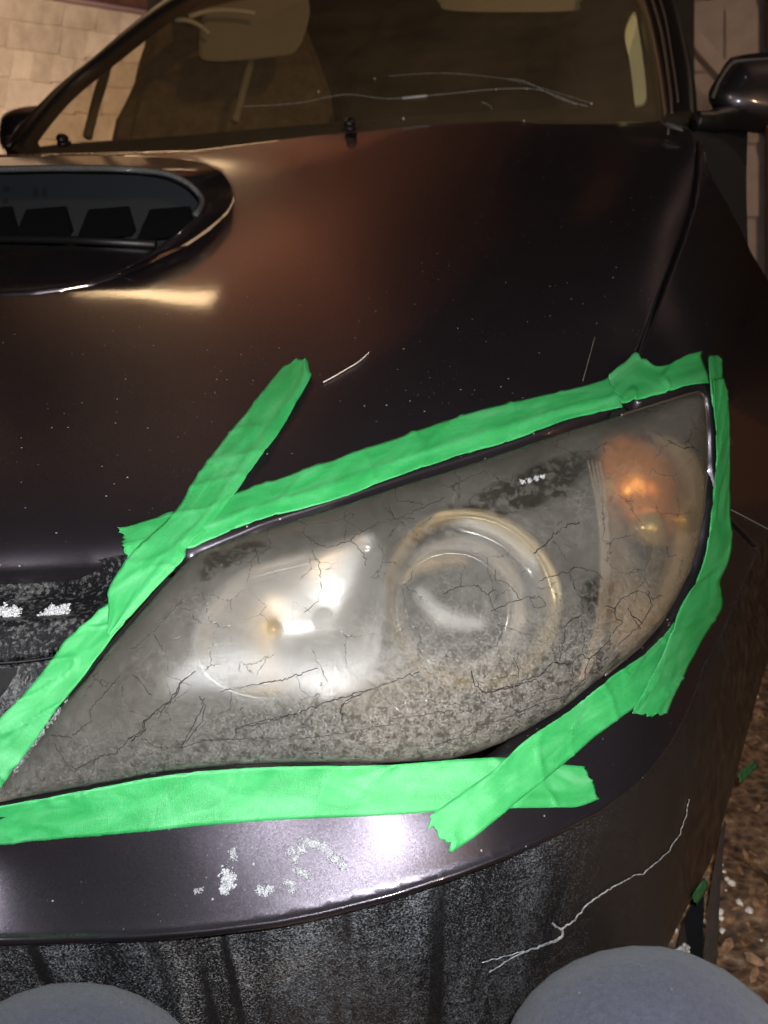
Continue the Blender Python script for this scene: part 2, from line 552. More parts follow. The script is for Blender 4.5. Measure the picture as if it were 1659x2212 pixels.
    colf = m.math('ADD', .53, m.math('MULTIPLY', m.math('SUBTRACT', m.math('ADD', m.math('MULTIPLY', mot, .5), m.math('MULTIPLY', grit, .5)), .5), lowmix))
    col = m.ramp(colf,
                 [(.35, (.15, .14, .125, 1)), (.5, (.37, .345, .305, 1)), (.68, (.68, .65, .59, 1))])
    dif = m.n('ShaderNodeBsdfDiffuse'); m.l(col, dif.inputs[0])
    tl = m.n('ShaderNodeBsdfTranslucent'); m.l(col, tl.inputs[0])
    hz = m.n('ShaderNodeMixShader'); hz.inputs[0].default_value = .30; m.l(dif.outputs[0], hz.inputs[1]); m.l(tl.outputs[0], hz.inputs[2])
    tr = m.n('ShaderNodeBsdfTransparent'); tr.inputs[0].default_value = (.95, .94, .91, 1)
    rf = m.n('ShaderNodeBsdfRefraction'); rf.inputs['Roughness'].default_value = .50; rf.inputs['IOR'].default_value = 1.24
    rf.inputs[0].default_value = (.97, .96, .93, 1)
    a = m.n('ShaderNodeMixShader'); a.inputs[0].default_value = .77; m.l(tr.outputs[0], a.inputs[1]); m.l(rf.outputs[0], a.inputs[2])
    b = m.n('ShaderNodeMixShader'); m.l(h, b.inputs[0]); m.l(a.outputs[0], b.inputs[1]); m.l(hz.outputs[0], b.inputs[2])
    blk = m.n('ShaderNodeBsdfDiffuse'); blk.inputs[0].default_value = (.02, .018, .015, 1)
    cmx = m.n('ShaderNodeMixShader'); m.l(m.math('MULTIPLY', med, .6), cmx.inputs[0]); m.l(b.outputs[0], cmx.inputs[1]); m.l(blk.outputs[0], cmx.inputs[2])
    gl = m.n('ShaderNodeBsdfGlossy'); m.l(m.ramp(mot, [(.3, .12), (.7, .34)]), gl.inputs['Roughness'])
    bmp = m.n('ShaderNodeBump'); bmp.inputs['Strength'].default_value = .35; bmp.inputs['Distance'].default_value = .0008
    m.l(m.math('ADD', m.math('ADD', grit, m.math('MULTIPLY', mot, .6)), m.math('MULTIPLY', med, -1.5)), bmp.inputs['Height']); m.l(bmp.outputs[0], gl.inputs['Normal'])
    fin = m.n('ShaderNodeMixShader'); m.l(m.math('MULTIPLY', m.schlick(), .8), fin.inputs[0])
    m.l(cmx.outputs[0], fin.inputs[1]); m.l(gl.outputs[0], fin.inputs[2])
    m.t.nodes.remove(m.p)
    m.l(fin.outputs[0], m.out.inputs[0])
    return m.m

def glass_mat(name, haze=.12, hcol=(.30, .25, .18, 1), tint=(.75, .8, .72, 1), amt=.35):
    m = NT(name); c = m.coord()
    tr = m.n('ShaderNodeBsdfTransparent'); tr.inputs[0].default_value = tint
    df = m.n('ShaderNodeBsdfDiffuse'); df.inputs[0].default_value = hcol
    f = m.ramp(m.noise(c, 5, 6, .65), [(.3, haze * .6), (.75, haze * 1.5)])
    a = m.n('ShaderNodeMixShader'); m.l(f, a.inputs[0]); m.l(tr.outputs[0], a.inputs[1]); m.l(df.outputs[0], a.inputs[2])
    gl = m.n('ShaderNodeBsdfGlossy'); gl.inputs['Roughness'].default_value = .02
    b = m.n('ShaderNodeMixShader'); m.l(m.schlick(), b.inputs[0]); m.l(a.outputs[0], b.inputs[1]); m.l(gl.outputs[0], b.inputs[2])
    m.t.nodes.remove(m.p); m.l(b.outputs[0], m.out.inputs[0])
    return m.m

def chrome(name, col=(.8, .8, .8, 1), rough=.12, bump=.0):
    m = NT(name); m.set(Metallic=1.0, Roughness=rough); m.p.inputs['Base Color'].default_value = col
    if bump: m.bump(m.noise(m.coord(), 55, 2), bump, .002)
    return m.m

def fabric_mat():
    m = NT('grey_blue_trouser_knit'); c = m.coord()
    w = m.noise(m.mapping(c, (1, 1, 1)), 900, 2, .8)
    w2 = m.noise(c, 240, 4, .7)
    f = m.math('ADD', m.math('MULTIPLY', w, .55), m.math('MULTIPLY', w2, .45))
    lint = m.ramp(m.vor(c, 260), [(.05, 1.0), (.10, 0.0)])
    lm = m.ramp(m.vor(c, 260, out='Color'), [(.8, 0.0), (.86, 1.0)])
    col = m.ramp(f, [(.35, (.012, .0135, .023, 1)), (.65, (.034, .035, .051, 1))])
    m.l(m.mix(m.math('MULTIPLY', lint, lm), col, (.45, .45, .45, 1)), m.p.inputs['Base Color'])
    m.set(Roughness=.95); m.p.inputs['Sheen Weight'].default_value = .06
    m.p.inputs['Sheen Roughness'].default_value = .4
    m.bump(m.math('ADD', w, m.math('MULTIPLY', m.noise(c, 18, 3, .5), 6.0)), .6, .0012)
    return m.m

def snow_mat():
    m = NT('crusty_snow'); c = m.coord()
    m.l(m.ramp(m.noise(c, 300, 4), [(.3, (.22, .22, .23, 1)), (.7, (.44, .44, .45, 1))]), m.p.inputs['Base Color'])
    m.set(Roughness=.6); m.bump(m.noise(c, 900, 3), .6, .001)
    return m.m

def ground_mat():
    m = NT('wet_leafy_dirt'); c = m.coord()
    a = m.noise(c, 26, 8, .72); b = m.vor(m.mapping(c, (1, 1.6, 1)), 55)
    f = m.math('ADD', m.math('MULTIPLY', a, .7), m.math('MULTIPLY', b, .35))
    col = m.ramp(f, [(.30, (.018, .010, .006, 1)), (.48, (.085, .045, .024, 1)), (.62, (.17, .095, .05, 1)), (.80, (.38, .27, .18, 1))])
    m.l(col, m.p.inputs['Base Color']); m.set(Roughness=.65)
    m.bump(f, .8, .01)
    return m.m

def shingle_mat():
    m = NT('weathered_cream_shingle'); c = m.coord()
    g = m.noise(m.mapping(c, (14, 14, 2.0)), 1.0, 5, .6); d = m.noise(c, 2.2, 4, .6)
    oi = m.n('ShaderNodeObjectInfo')
    f = m.math('ADD', m.math('MULTIPLY', g, .45), m.math('ADD', m.math('MULTIPLY', d, .35), m.math('MULTIPLY', oi.outputs['Random'], .14)))
    m.l(m.ramp(f, [(.32, (.34, .27, .20, 1)), (.55, (.52, .43, .33, 1)), (.75, (.66, .56, .45, 1))]), m.p.inputs['Base Color'])
    m.set(Roughness=.85); m.bump(g, .4, .004)
    return m.m

M = {
    'paint': paint_mat(),
    'plastic': bumper_low_mat(),
    'trim': dirty_plastic('dusty_black_trim', (.006, .006, .007, 1), (.16, .16, .155, 1), .50, .72, 260, False),
    'black': simple('black_plastic', (.006, .006, .007, 1), .45),
    'void': simple('unlit_cavity', (.003, .003, .003, 1), .9),
    'rubber': simple('grey_weatherstrip', (.06, .06, .06, 1), .7, 0, 400, .6, .8, 700),
    'tape': tape_mat(),
    'lens': lens_mat(),
    'chrome': simple('bright_reflector', (.93, .93, .93, 1), .30, .80, bump=.8, bscale=26),
    'chrome2': simple('projector_ring_chrome', (.88, .89, .91, 1), .26, .72),
    'warmchrome': simple('gold_tinted_reflector', (.90, .68, .42, 1), .34, .38, bump=1.0, bscale=30),
    'shroud': simple('pale_yellow_reflection', (.90, .74, .46, 1), .32, .62),
    'bezel': simple('satin_bezel', (.085, .08, .07, 1), .40, .4, 30, .2),
    'amber': None,
    'snow': snow_mat(),
    'pillarblack': simple('gloss_black_pillar', (.010, .008, .008, 1), .35),
    'pillarline': simple('pillar_moulding', (.07, .05, .05, 1), .4),
    'jeans': fabric_mat(),
    'ground': ground_mat(),
    'shingle': shingle_mat(),
    'crackdark': simple('dirt_in_crack', (.010, .009, .008, 1), .8),
    'crackpale': simple('bare_plastic_edge', (.30, .31, .32, 1), .6, 0, 200, .7),
    'windglass': glass_mat('windscreen_glass', .12, (.42, .31, .20, 1), (.92, .84, .68, 1)),
    'seat': simple('brown_seat_fabric', (.17, .13, .085, 1), .9, 0, 20, .3),
    'darkseat': simple('charcoal_cabin_trim', (.012, .011, .009, 1), .9, 0, 20, .3),
    'paletrim': simple('pale_pillar_trim', (.72, .76, .56, 1), .7),
    'visor': simple('grey_beige_visor', (.26, .24, .19, 1), .8),
    'door': simple('pale_garage_door_paint', (.42, .36, .33, 1), .6, 0, 8, .12),
    'barn': simple('dark_red_siding', (.13, .05, .03, 1), .8, 0, 12, .3),
    'wood': simple('orange_streak_wood', (.50, .22, .07, 1), .7, 0, 20, .3),
    'skin': simple('skin', (.45, .27, .20, 1), .5),
    'jacket': simple('black_jacket', (.012, .012, .014, 1), .85),
    'boot': simple('black_boot', (.015, .014, .013, 1), .6),
}
am = NT('amber_bulb_cover'); am.p.inputs['Base Color'].default_value = (1.0, .33, .015, 1)
am.set(Roughness=.28, Metallic=.55); am.p.inputs['Coat Weight'].default_value = 1
M['amber'] = am.m
gb = NT('clear_projector_glass'); gb.p.inputs['Base Color'].default_value = (.07, .08, .10, 1)
gb.set(Roughness=.07, Metallic=.35); gb.p.inputs['Coat Weight'].default_value = 1
M['glassball'] = gb.m

# ------------------------------------------------------------------ body surfaces
S1 = Surf([
    (-300, 345, 1.8), (0, 335, 1.75), (400, 320, 1.72), (755, 280, 1.66), (1100, 262, 1.56), (1450, 290, 1.42), (1503, 330, 1.33),
    (1505, 380, 1.27), (1493, 443, 1.20), (1447, 577, 1.06), (1373, 767, .90),
    (200, 450, 1.32), (600, 450, 1.27), (1000, 430, 1.27), (1250, 420, 1.27),
    (0, 640, .985), (300, 640, .98), (600, 640, .985), (900, 600, 1.03), (1200, 600, 1.03),
    (0, 900, .765), (300, 900, .765), (600, 900, .765), (900, 800, .83), (1200, 760, .885),
    (0, 1120, .635), (-300, 1120, .62), (-300, 800, .82), (300, 1100, .648), (0, 1205, .603), (280, 1205, .603),
    (430, 1188, .610), (700, 1090, .658), (1000, 1000, .716), (1330, 885, .79), (1520, 845, .85),
    (240, 1300, .585), (100, 1450, .563), (0, 1560, .550), (0, 1720, .555), (-200, 1800, .535),
    (600, 1350, .580), (900, 1330, .598), (1200, 1200, .665), (1400, 1080, .735), (350, 1500, .555), (700, 1520, .562), (1050, 1450, .60), (1300, 1300, .675),
    (350, 1672, .566), (650, 1652, .571), (1000, 1640, .590), (1250, 1530, .65), (1440, 1340, .76), (1535, 1080, .845), (1535, 930, .865),
    (0, 1850, .566), (400, 1820, .558), (850, 1780, .559), (1050, 1750, .573), (1250, 1650, .632), (1430, 1500, .72), (1560, 1200, .875), (1570, 1000, .91),
    (0, 2035, .549), (300, 2030, .542), (600, 1995, .536), (850, 1940, .542), (1200, 1815, .592), (1400, 1680, .672), (1500, 1480, .79), (1590, 1200, .91),
    (1640, 1300, .99), (1620, 1000, .985), (1600, 700, 1.14), (1560, 500, 1.27), (1659, 700, 1.30), (1580, 440, 1.34), (1700, 1000, 1.12),
], lam=4e-4)

S2 = Surf([
    (-300, 2040, .58), (0, 2040, .572), (300, 2035, .568), (600, 2000, .57), (850, 1950, .58), (1050, 1880, .60), (1200, 1820, .625), (1400, 1690, .70), (1510, 1480, .80),
    (-300, 2250, .68), (0, 2212, .65), (400, 2212, .65), (850, 2212, .70), (1200, 2100, .745), (1300, 2250, .82), (850, 2090, .635), (400, 2100, .615),
    (1400, 1850, .77), (1400, 2100, .84), (1560, 1300, .895), (1600, 1150, .955), (1640, 1400, .985), (1600, 1550, .96), (1560, 1780, .945), (1500, 2000, .93), (1480, 1700, .80), (1450, 2200, .92), (1540, 1500, .85),
], lam=2e-4)

car = empty('parked_car', (-0.2, 1.6, 0.0))
tag(car, 'dark brown metallic car with a bonnet scoop and a hazed headlight framed in green tape', 'car')
PAR = car
def P_(o):
    """parent without moving"""
    o.parent = car
    o.matrix_parent_inverse = Matrix.Translation((-car.location).to_tuple())
    return o

# ---- bonnet
groove = [(-300, 650), (0, 637), (70, 634), (130, 626), (200, 614), (255, 597), (300, 578), (350, 553), (400, 531), (450, 497), (490, 460), (506, 430), (500, 405), (475, 371), (415, 347), (300, 338), (150, 337), (-300, 344)]
gap = [(1373, 767), (1418, 649), (1447, 577), (1471, 512), (1493, 443), (1502, 373), (1505, 313), (1497, 283)]
hood_front = [(-300, 1222), (0, 1212), (110, 1208), (190, 1206), (280, 1187), (330, 1180)]
head_top = [(410, 1193), (430, 1180), (600, 1122), (700, 1091), (829, 1047), (929, 1014), (1029, 983), (1129, 949), (1229, 914), (1320, 880)]
hood_poly = groove + [(-300, 336), (0, 331), (200, 327), (420, 322), (600, 300), (755, 279), (900, 266), (1100, 258), (1300, 258), (1440, 264), (1490, 274)][0:] + gap[::-1] + [(1345, 830), (1330, 862)] + head_top[::-1] + hood_front[::-1]
hood = P_(panel('bonnet', hood_poly, S1, M['paint'], None, step=14, rim=.014, rnd=5, rndh=.003, insets=(1.5, 3, 5, 10, 18, 28),
    hfun=lambda u, v, ed: -.012 * np.exp(-ed / 20.0) * np.clip((v - 960) / 120.0, 0, 1) * np.clip((560 - u) / 200.0, 0, 1)))

# dark structure beneath the seams
under = P_(panel('inner_wing', [(1300, 250), (1640, 250), (1659, 700), (1640, 1250), (1560, 1350), (1440, 1350), (1300, 900), (1340, 700), (1440, 450)], S1, M['void'], None, step=60, off=-.03, rim=0, rnd=0))

# ---- wing (fender) and front bumper skin
fender_poly = [(1507, 300), (1512, 313), (1510, 373), (1501, 443), (1479, 512), (1455, 577), (1426, 649), (1381, 767), (1352, 832), (1345, 845), (1380, 868), (1480, 842), (1512, 834), (1532, 850), (1540, 930), (1542, 1010), (1560, 1100), (1640, 1180), (1680, 1150), (1680, 640), (1659, 601), (1627, 548), (1598, 487), (1567, 427), (1543, 387), (1529, 349), (1519, 306)]
fender = P_(panel('wing', fender_poly, S1, M['paint'], None, step=14, rim=.012, rnd=4))

lens_poly = [(-60, 1752), (-20, 1716), (2, 1697), (30, 1657), (80, 1592), (122, 1532), (183, 1460), (225, 1403), (300, 1318), (360, 1248), (405, 1200), (432, 1186), (500, 1160), (600, 1129), (700, 1098), (829, 1055), (929, 1023), (1029, 991), (1129, 957), (1229, 923), (1330, 893), (1420, 866), (1480, 847), (1510, 840), (1525, 849), (1531, 880), (1534, 950), (1533, 1030), (1526, 1100), (1513, 1170), (1496, 1230), (1463, 1295), (1431, 1350), (1385, 1402), (1309, 1464), (1219, 1537), (1139, 1583), (1094, 1605), (1039, 1625), (979, 1640), (829, 1652), (650, 1654), (500, 1659), (350, 1674), (200, 1703), (0, 1740)]

bump_top = [(-300, 1800), (-60, 1760), (0, 1748), (200, 1711), (350, 1682), (500, 1667), (650, 1662), (829, 1661), (979, 1655), (1060, 1640), (1110, 1618), (1160, 1590), (1235, 1545), (1320, 1475), (1398, 1412), (1443, 1360), (1475, 1300), (1508, 1232), (1525, 1170), (1537, 1100), (1543, 1020)]
lip = [(1640, 1190), (1600, 1290), (1560, 1380), (1520, 1470), (1490, 1545), (1460, 1600), (1425, 1650), (1400, 1680), (1350, 1722), (1300, 1760), (1200, 1812), (1100, 1858), (1000, 1897), (850, 1947), (700, 1985), (600, 2005), (450, 2024), (300, 2036), (100, 2042), (0, 2044), (-300, 2050)]
bumper = P_(panel('bumper_skin', bump_top + [(1558, 1105)] + lip, S1, M['paint'], None, step=14, rim=.02, rnd=9, rndh=.007, insets=(1, 2.5, 4.5, 7, 10, 14, 18, 23),
    hfun=lambda u, v, ed: .0030 * np.exp(-((ed - 15) / 6.5) ** 2) * np.clip((v - 1700) / 60.0, 0, 1)))

# ---- lower bumper: dirty textured plastic, and the muddy side
low_poly = [(-300, 2030), (0, 2026), (300, 2018), (450, 2006), (600, 1985), (850, 1928), (1000, 1880), (1200, 1795), (1300, 1742), (1400, 1662), (1460, 1582), (1500, 1500), (1520, 1440),
            (1560, 1370), (1610, 1250), (1650, 1165), (1700, 1150), (1700, 1300), (1672, 1400), (1655, 1450), (1625, 1560), (1590, 1690), (1565, 1780), (1540, 1860), (1515, 1910), (1478, 1980), (1440, 2060), (1415, 2112), (1360, 2200), (1300, 2330), (-300, 2330)]
low = P_(panel('lower_bumper', low_poly, S2, M['plastic'], None, step=12, rim=.01, rnd=6, rndh=.004))

# split in the bumper: pale line with a small hole
def polyline_band(bm, pts, w, surf, h):
    P = np.array(pts, float)
    t = np.gradient(P, axis=0); nrm = np.stack([-t[:, 1], t[:, 0]], -1); nrm /= np.linalg.norm(nrm, axis=1)[:, None] + 1e-9
    ww = (w if hasattr(w, '__len__') else np.full(len(P), w))
    ww = np.asarray(ww)
    L = P - nrm * ww[:, None] / 2; R = P + nrm * ww[:, None] / 2
    a = surf.on(L[:, 0], L[:, 1], h); b = surf.on(P[:, 0], P[:, 1], h + .0006); c = surf.on(R[:, 0], R[:, 1], h)
    A = [bm.verts.new(x) for x in a]; B = [bm.verts.new(x) for x in b]; C_ = [bm.verts.new(x) for x in c]
    for i in range(len(P) - 1):
        bm.faces.new((A[i], A[i + 1], B[i + 1], B[i])); bm.faces.new((B[i], B[i + 1], C_[i + 1], C_[i]))

def jag(pts, amp, step, seed=0):
    rs = np.random.RandomState(seed)
    P = dens(pts, step, False)
    P[1:-1] += rs.normal(0, amp, P[1:-1].shape)
    return P

bm = bmesh.new()
ck = jag([(1486, 1725), (1480, 1760), (1466, 1800), (1440, 1840), (1412, 1865), (1385, 1887), (1365, 1890), (1340, 1905), (1300, 1928), (1265, 1952), (1240, 1985), (1212, 2004)], 1.0, 7, 4)
polyline_band(bm, ck, np.interp(np.arange(len(ck)), [0, len(ck) * .4, len(ck)], [1.0, 2.2, 4.2]), S2, .0012)
ck = jag([(1212, 2022), (1190, 2033), (1165, 2042), (1130, 2055), (1100, 2068), (1075, 2085), (1055, 2098)], 1.0, 7, 5)
polyline_band(bm, ck, np.interp(np.arange(len(ck)), [0, len(ck)], [6.5, 1.0]), S2, .0012)
ck = jag([(1140, 2050), (1090, 2062), (1040, 2076)], 1.0, 7, 6); polyline_band(bm, ck, 1.3, S2, .0012)
ck = jag([(1190, 1990), (1202, 2000), (1214, 2006), (1213, 2022)], .5, 5, 8); polyline_band(bm, ck, 5, S2, .0013)
P_(bm_obj('split_edge', bm, M['crackpale']))
bm = bmesh.new()
hp = [(1192, 2006), (1200, 2000), (1210, 2008), (1208, 2018), (1192, 2022), (1188, 2018)]
vs = [bm.verts.new(x) for x in S2.on([p[0] for p in hp], [p[1] for p in hp], .0018)]
bm.faces.new(vs)
P_(bm_obj('split_hole', bm, M['void'], shade=False))

# ---- plastic between bonnet and headlight (grille surround)
gpoly = [(-300, 1228), (0, 1218), (190, 1213), (282, 1195), (320, 1185), (400, 1195), (360, 1245), (300, 1312), (222, 1398), (150, 1480), (80, 1580), (0, 1690), (-300, 1800)]
def gd(u, v):
    # deep trough below the bonnet edge, then a shoulder that comes forward
    yc = 1310 - .12 * (u - 0)
    q = np.clip((v - (1215 - .05 * u)) / 130.0, 0, 1)
    tr = .035 * np.sin(np.pi * np.clip(q, 0, 1)) * np.clip((330 - u) / 200, 0, 1)
    st = np.where(v > 1430 - .0022 * np.maximum(u, 0) ** 1.9, .016, 0.0)
    return .008 + tr + st
P_(panel('grille_surround', gpoly, S1, M['trim'], None, step=9, rim=0, rnd=0, dfun=gd))
bm = bmesh.new()
hp = [(-120, 1440), (-20, 1436), (28, 1434), (15, 1462), (0, 1490), (-60, 1560)]
vs = [bm.verts.new(x) for x in S1.on([p[0] for p in hp], [p[1] for p in hp], -.016)]
bm.faces.new(vs); P_(bm_obj('grille_opening', bm, M['void'], shade=False))
bm = bmesh.new()
pp = smooth([(-60, 1432), (60, 1424), (140, 1408), (190, 1370), (240, 1320)], 6)
tube(bm, S1.on(pp[:, 0], pp[:, 1], -.006), .0011, 6)
pp = smooth([(192, 1350), (240, 1305), (262, 1285)], 6)
tube(bm, S1.on(pp[:, 0], pp[:, 1], -.002), .0022, 6)
P_(bm_obj('grille_seam', bm, M['black']))

# ---- bonnet scoop
outer = [(-300, 344, 1.36), (0, 340, 1.36), (150, 337, 1.36), (300, 338, 1.35), (415, 347, 1.33), (475, 371, 1.285), (500, 405, 0), (503, 430, 0), (487, 459, 0), (447, 494, 0), (398, 527, 0), (348, 549, 0), (300, 573, 0), (262, 590, 0)]
inner = [(-300, 376, 1.13), (0, 368, 1.13), (150, 366, 1.13), (270, 368, 1.13), (350, 376, 1.16), (398, 394, 1.18), (428, 420, 1.195), (436, 440, 1.19), (421, 468, 1.16), (385, 500, 1.125), (350, 527, 1.10), (318, 551, 1.075), (285, 573, 1.04), (258, 590, 0)]
def fix(c, h=0.0):
    return [(u, v, d if d else float(S1.d(u, v)[0]) - h) for u, v, d in c]
outer = smooth(fix(outer, .004), 4); inner = smooth(fix(inner, .006), 4)
nr = 10
V = []; Fq = []; n = len(outer)
for j in range(nr + 1):
    s = j / nr
    for i in range(n):
        a, b = outer[i], inner[i]
        u = a[0] + (b[0] - a[0]) * s; v = a[1] + (b[1] - a[1]) * s
        w = s if i < 1 else s
        inv = (1 / a[2]) * (1 - w) + (1 / b[2]) * w
        d = 1 / inv
        puff = -.011 * math.sin(math.pi * s) * min(1.0, np.hypot(*(a[:2] - b[:2])) / 60)
        V.append(at(u, v, d + puff))
for i in range(n):       # fold the lip into the mouth
    b = inner[i]; V.append(at(b[0] - (6 if b[0] > 300 else 0), b[1] + 6, b[2] + .03))
for j in range(nr + 1):
    for i in range(n - 1):
        Fq.append((j * n + i, (j + 1) * n + i, (j + 1) * n + i + 1, j * n + i + 1))
scoop = P_(mesh_obj('bonnet_scoop', V, Fq, M['paint']))
def sub(o, parent):
    o.parent = parent
    o.matrix_parent_inverse = parent.matrix_parent_inverse if False else Matrix.Identity(4)
    return o
bpy.context.view_layer.update()
def child(o, parent):
    """third level: keep world place"""
    o.parent = parent
    o.matrix_parent_inverse = Matrix.Identity(4)
    return o
bm = bmesh.new()
tp = inner[:len(inner) - 20]
tube(bm, at(tp[:, 0], tp[:, 1] - 3, tp[:, 2] + .003), (.0045), 8)
child(bm_obj('weatherstrip', bm, M['rubber']), scoop)
bm = bmesh.new()   # mouth interior
bk = [(-300, 356, 1.30), (345, 362, 1.30), (400, 380, 1.3), (436, 412, 1.3), (444, 440, 1.30), (425, 475, 1.3), (385, 508, 1.3), (340, 545, 1.30), (-300, 545, 1.30)]
fl = [(-300, 522, 1.10), (350, 538, 1.085)]
vs = [bm.verts.new(at(*p)) for p in bk]; bm.faces.new(vs)
child(bm_obj('scoop_back_wall', bm, simple('scoop_back', (.010, .013, .016, 1), .6)), scoop)
for k, u0 in enumerate((-60, 45, 180, 312)):
    bm = bmesh.new()
    w = 112 if k else 100
    pts = [(u0 + 12, 452, 1.22), (u0 + w - 14, 445, 1.22), (u0 + w, 497 - k * 1.5, 1.16), (u0 + w - 8, 505, 1.16), (u0 - 14, 517, 1.16)]
    a = [bm.verts.new(at(*p)) for p in pts]; b = [bm.verts.new(at(p[0] + 3, p[1] + 4, p[2] + .012)) for p in pts]
    bm.faces.new(a); bm.faces.new(b[::-1])
    for i in range(5): bm.faces.new((a[i], b[i], b[(i + 1) % 5], a[(i + 1) % 5]))
    child(bm_obj('vane', bm, M['black'], shade=False), scoop)
for (u, v, rx, ry) in ((14, 408, 9, 7), (12, 434, 7, 6), (77, 415, 7, 12), (96, 416, 6, 11)):
    bm = bmesh.new()
    c = [bm.verts.new(at(u + rx * math.cos(a), v + ry * math.sin(a), 1.295)) for a in np.linspace(0, 2 * math.pi, 16, False)]
    bm.faces.new(c)
    child(bm_obj('cooler_slot', bm, M['void'], shade=False), scoop)
# mouth floor: flat painted tray lying forward of the vanes
P_(panel('scoop_tray', [(-300, 648), (0, 634), (70, 631), (130, 623), (200, 611), (252, 594), (290, 573), (322, 549), (338, 536), (200, 532), (0, 526), (-300, 524)], S1, M['paint'], None, step=12, rim=.01, rnd=4, off=.001))
bm = bmesh.new()
pp = np.array([(-300, 523), (0, 524), (160, 527), (338, 537)])
tube(bm, S1.on(pp[:, 0], pp[:, 1], .006), .006, 8)
P_(bm_obj('tray_seal', bm, M['black']))

# ------------------------------------------------------------------ windscreen and cabin
SW = Surf([(-40, 335, 1.80), (60, 305, 1.79), (400, 305, 1.74), (755, 265, 1.66), (1100, 255, 1.57), (1440, 250, 1.47),
           (330, 40, 2.08), (480, 0, 2.07), (800, 0, 1.98), (1100, 0, 1.86), (1380, 0, 1.72), (1420, 120, 1.60), (200, 170, 1.97), (800, 130, 1.82), (500, -140, 2.35), (1350, -140, 1.90), (900, -140, 2.18)], lam=1e-4)
wind_poly = [(25, 322), (75, 258), (125, 203), (175, 157), (240, 98), (305, 47), (365, 2), (440, -50), (600, -115), (900, -120), (1330, -100), (1385, 0), (1405, 80), (1420, 160), (1430, 250), (1430, 262), (1300, 268), (1100, 268), (900, 276), (755, 288), (600, 310), (400, 330), (200, 334), (50, 336)]
wind = P_(panel('windscreen', wind_poly, SW, M['windglass'], None, step=12, rim=0, rnd=0, off=0))
# cowl below the glass
P_(panel('cowl', [(0, 345), (60, 312), (400, 300), (755, 258), (1100, 246), (1450, 245), (1500, 300), (1300, 330), (755, 340), (0, 380)], SW, M['black'], None, step=30, off=-.03, rim=0, rnd=0))

def strip(name, pts, mat, r, surf=SW, h=0.0, seg=8, par=None, flat=None):
    bm = bmesh.new(); p = smooth(pts, 6)
    tube(bm, surf.on(p[:, 0], p[:, 1], h), r, seg)
    o = bm_obj(name, bm, mat)
    return P_(o)
# pillars: solid curved sections with trim lines
def pillar(name, a, b, mat, depth=.030, h=.006, bulge=.005):
    def rs_(P):
        P = smooth(P, 5); L = np.r_[0, np.cumsum(np.linalg.norm(np.diff(P, axis=0), axis=1))]
        t = np.linspace(0, L[-1], 44)
        return np.stack([np.interp(t, L, P[:, 0]), np.interp(t, L, P[:, 1])], -1)
    A = rs_(a); B = rs_(b); n = len(A); k = 7
    V = []; Fq = []
    for j in range(k + 1):
        s = j / k
        q = A * (1 - s) + B * s
        hh = h + bulge * math.sin(math.pi * s) - (depth if j in (0, k) else 0)
        if j == 0: q = A
        V += list(SW.on(q[:, 0], q[:, 1], hh))
    for j in range(k):
        for i in range(n - 1):
            Fq.append((j * n + i, j * n + i + 1, (j + 1) * n + i + 1, (j + 1) * n + i))
    return P_(mesh_obj(name, V, Fq, mat))
pillar('screen_pillar', [(55, 310), (100, 250), (150, 195), (205, 148), (275, 92), (345, 38), (405, 0), (470, -40), (620, -110)], [(5, 324), (50, 268), (100, 215), (150, 170), (197, 134), (264, 75), (331, 20), (374, -12), (450, -62), (600, -130)], M['pillarblack'])
strip('pillar_trim', [(20, 322), (85, 250), (150, 186), (201, 143), (270, 84), (338, 30), (396, -6), (470, -50)], M['pillarline'], .003, h=.006)
pillar('screen_pillar', [(1425, 252), (1412, 160), (1398, 80), (1376, 0), (1320, -110)], [(1512, 246), (1506, 160), (1490, 80), (1470, 0), (1430, -110)], M['pillarblack'], h=.002)
strip('pillar_trim', [(1449, 262), (1447, 225), (1438, 150), (1426, 80), (1402, 0), (1370, -80)], M['pillarline'], .0028, h=.016)
strip('pillar_trim', [(1462, 240), (1460, 215), (1448, 130), (1436, 60), (1418, 0), (1390, -80)], M['pillarline'], .0022, h=.018)
bm = bmesh.new()
tube(bm, [at(1431, 266, 1.42), at(1450, 272, 1.40), at(1475, 282, 1.38)], [.004, .005, .002], 6)
tube(bm, [at(1445, 268, 1.41), at(1443, 290, 1.39)], [.003, .002], 6)
P_(bm_obj('pillar_clip', bm, M['rubber']))
# roof edge
P_(panel('roof', [(430, -60), (600, -118), (900, -150), (1330, -130), (1440, -110), (1500, -260), (300, -260)], Surf([(430, -60, 2.2), (900, -150, 2.3), (1440, -110, 1.9), (300, -260, 3.4), (900, -260, 3.3), (1500, -260, 3.0)], 1e-4), M['paint'], None, step=40, rnd=0))

# washer nozzles
for u, v, s in ((135, 300, 1.0), (755, 266, .95)):
    bm = bmesh.new(); d = float(SW.d(u, v)[0]) - .03
    c = Vector(at(u, v, d)); r = .013 * s
    blob(bm, c, r, .02, 3, (1.0, 1.5, .9)); blob(bm, c + Vector((0, .006, -.010)), r * 1.1, .02, 2, (1.1, 1.7, .5))
    P_(bm_obj('washer_nozzle', bm, M['black']))

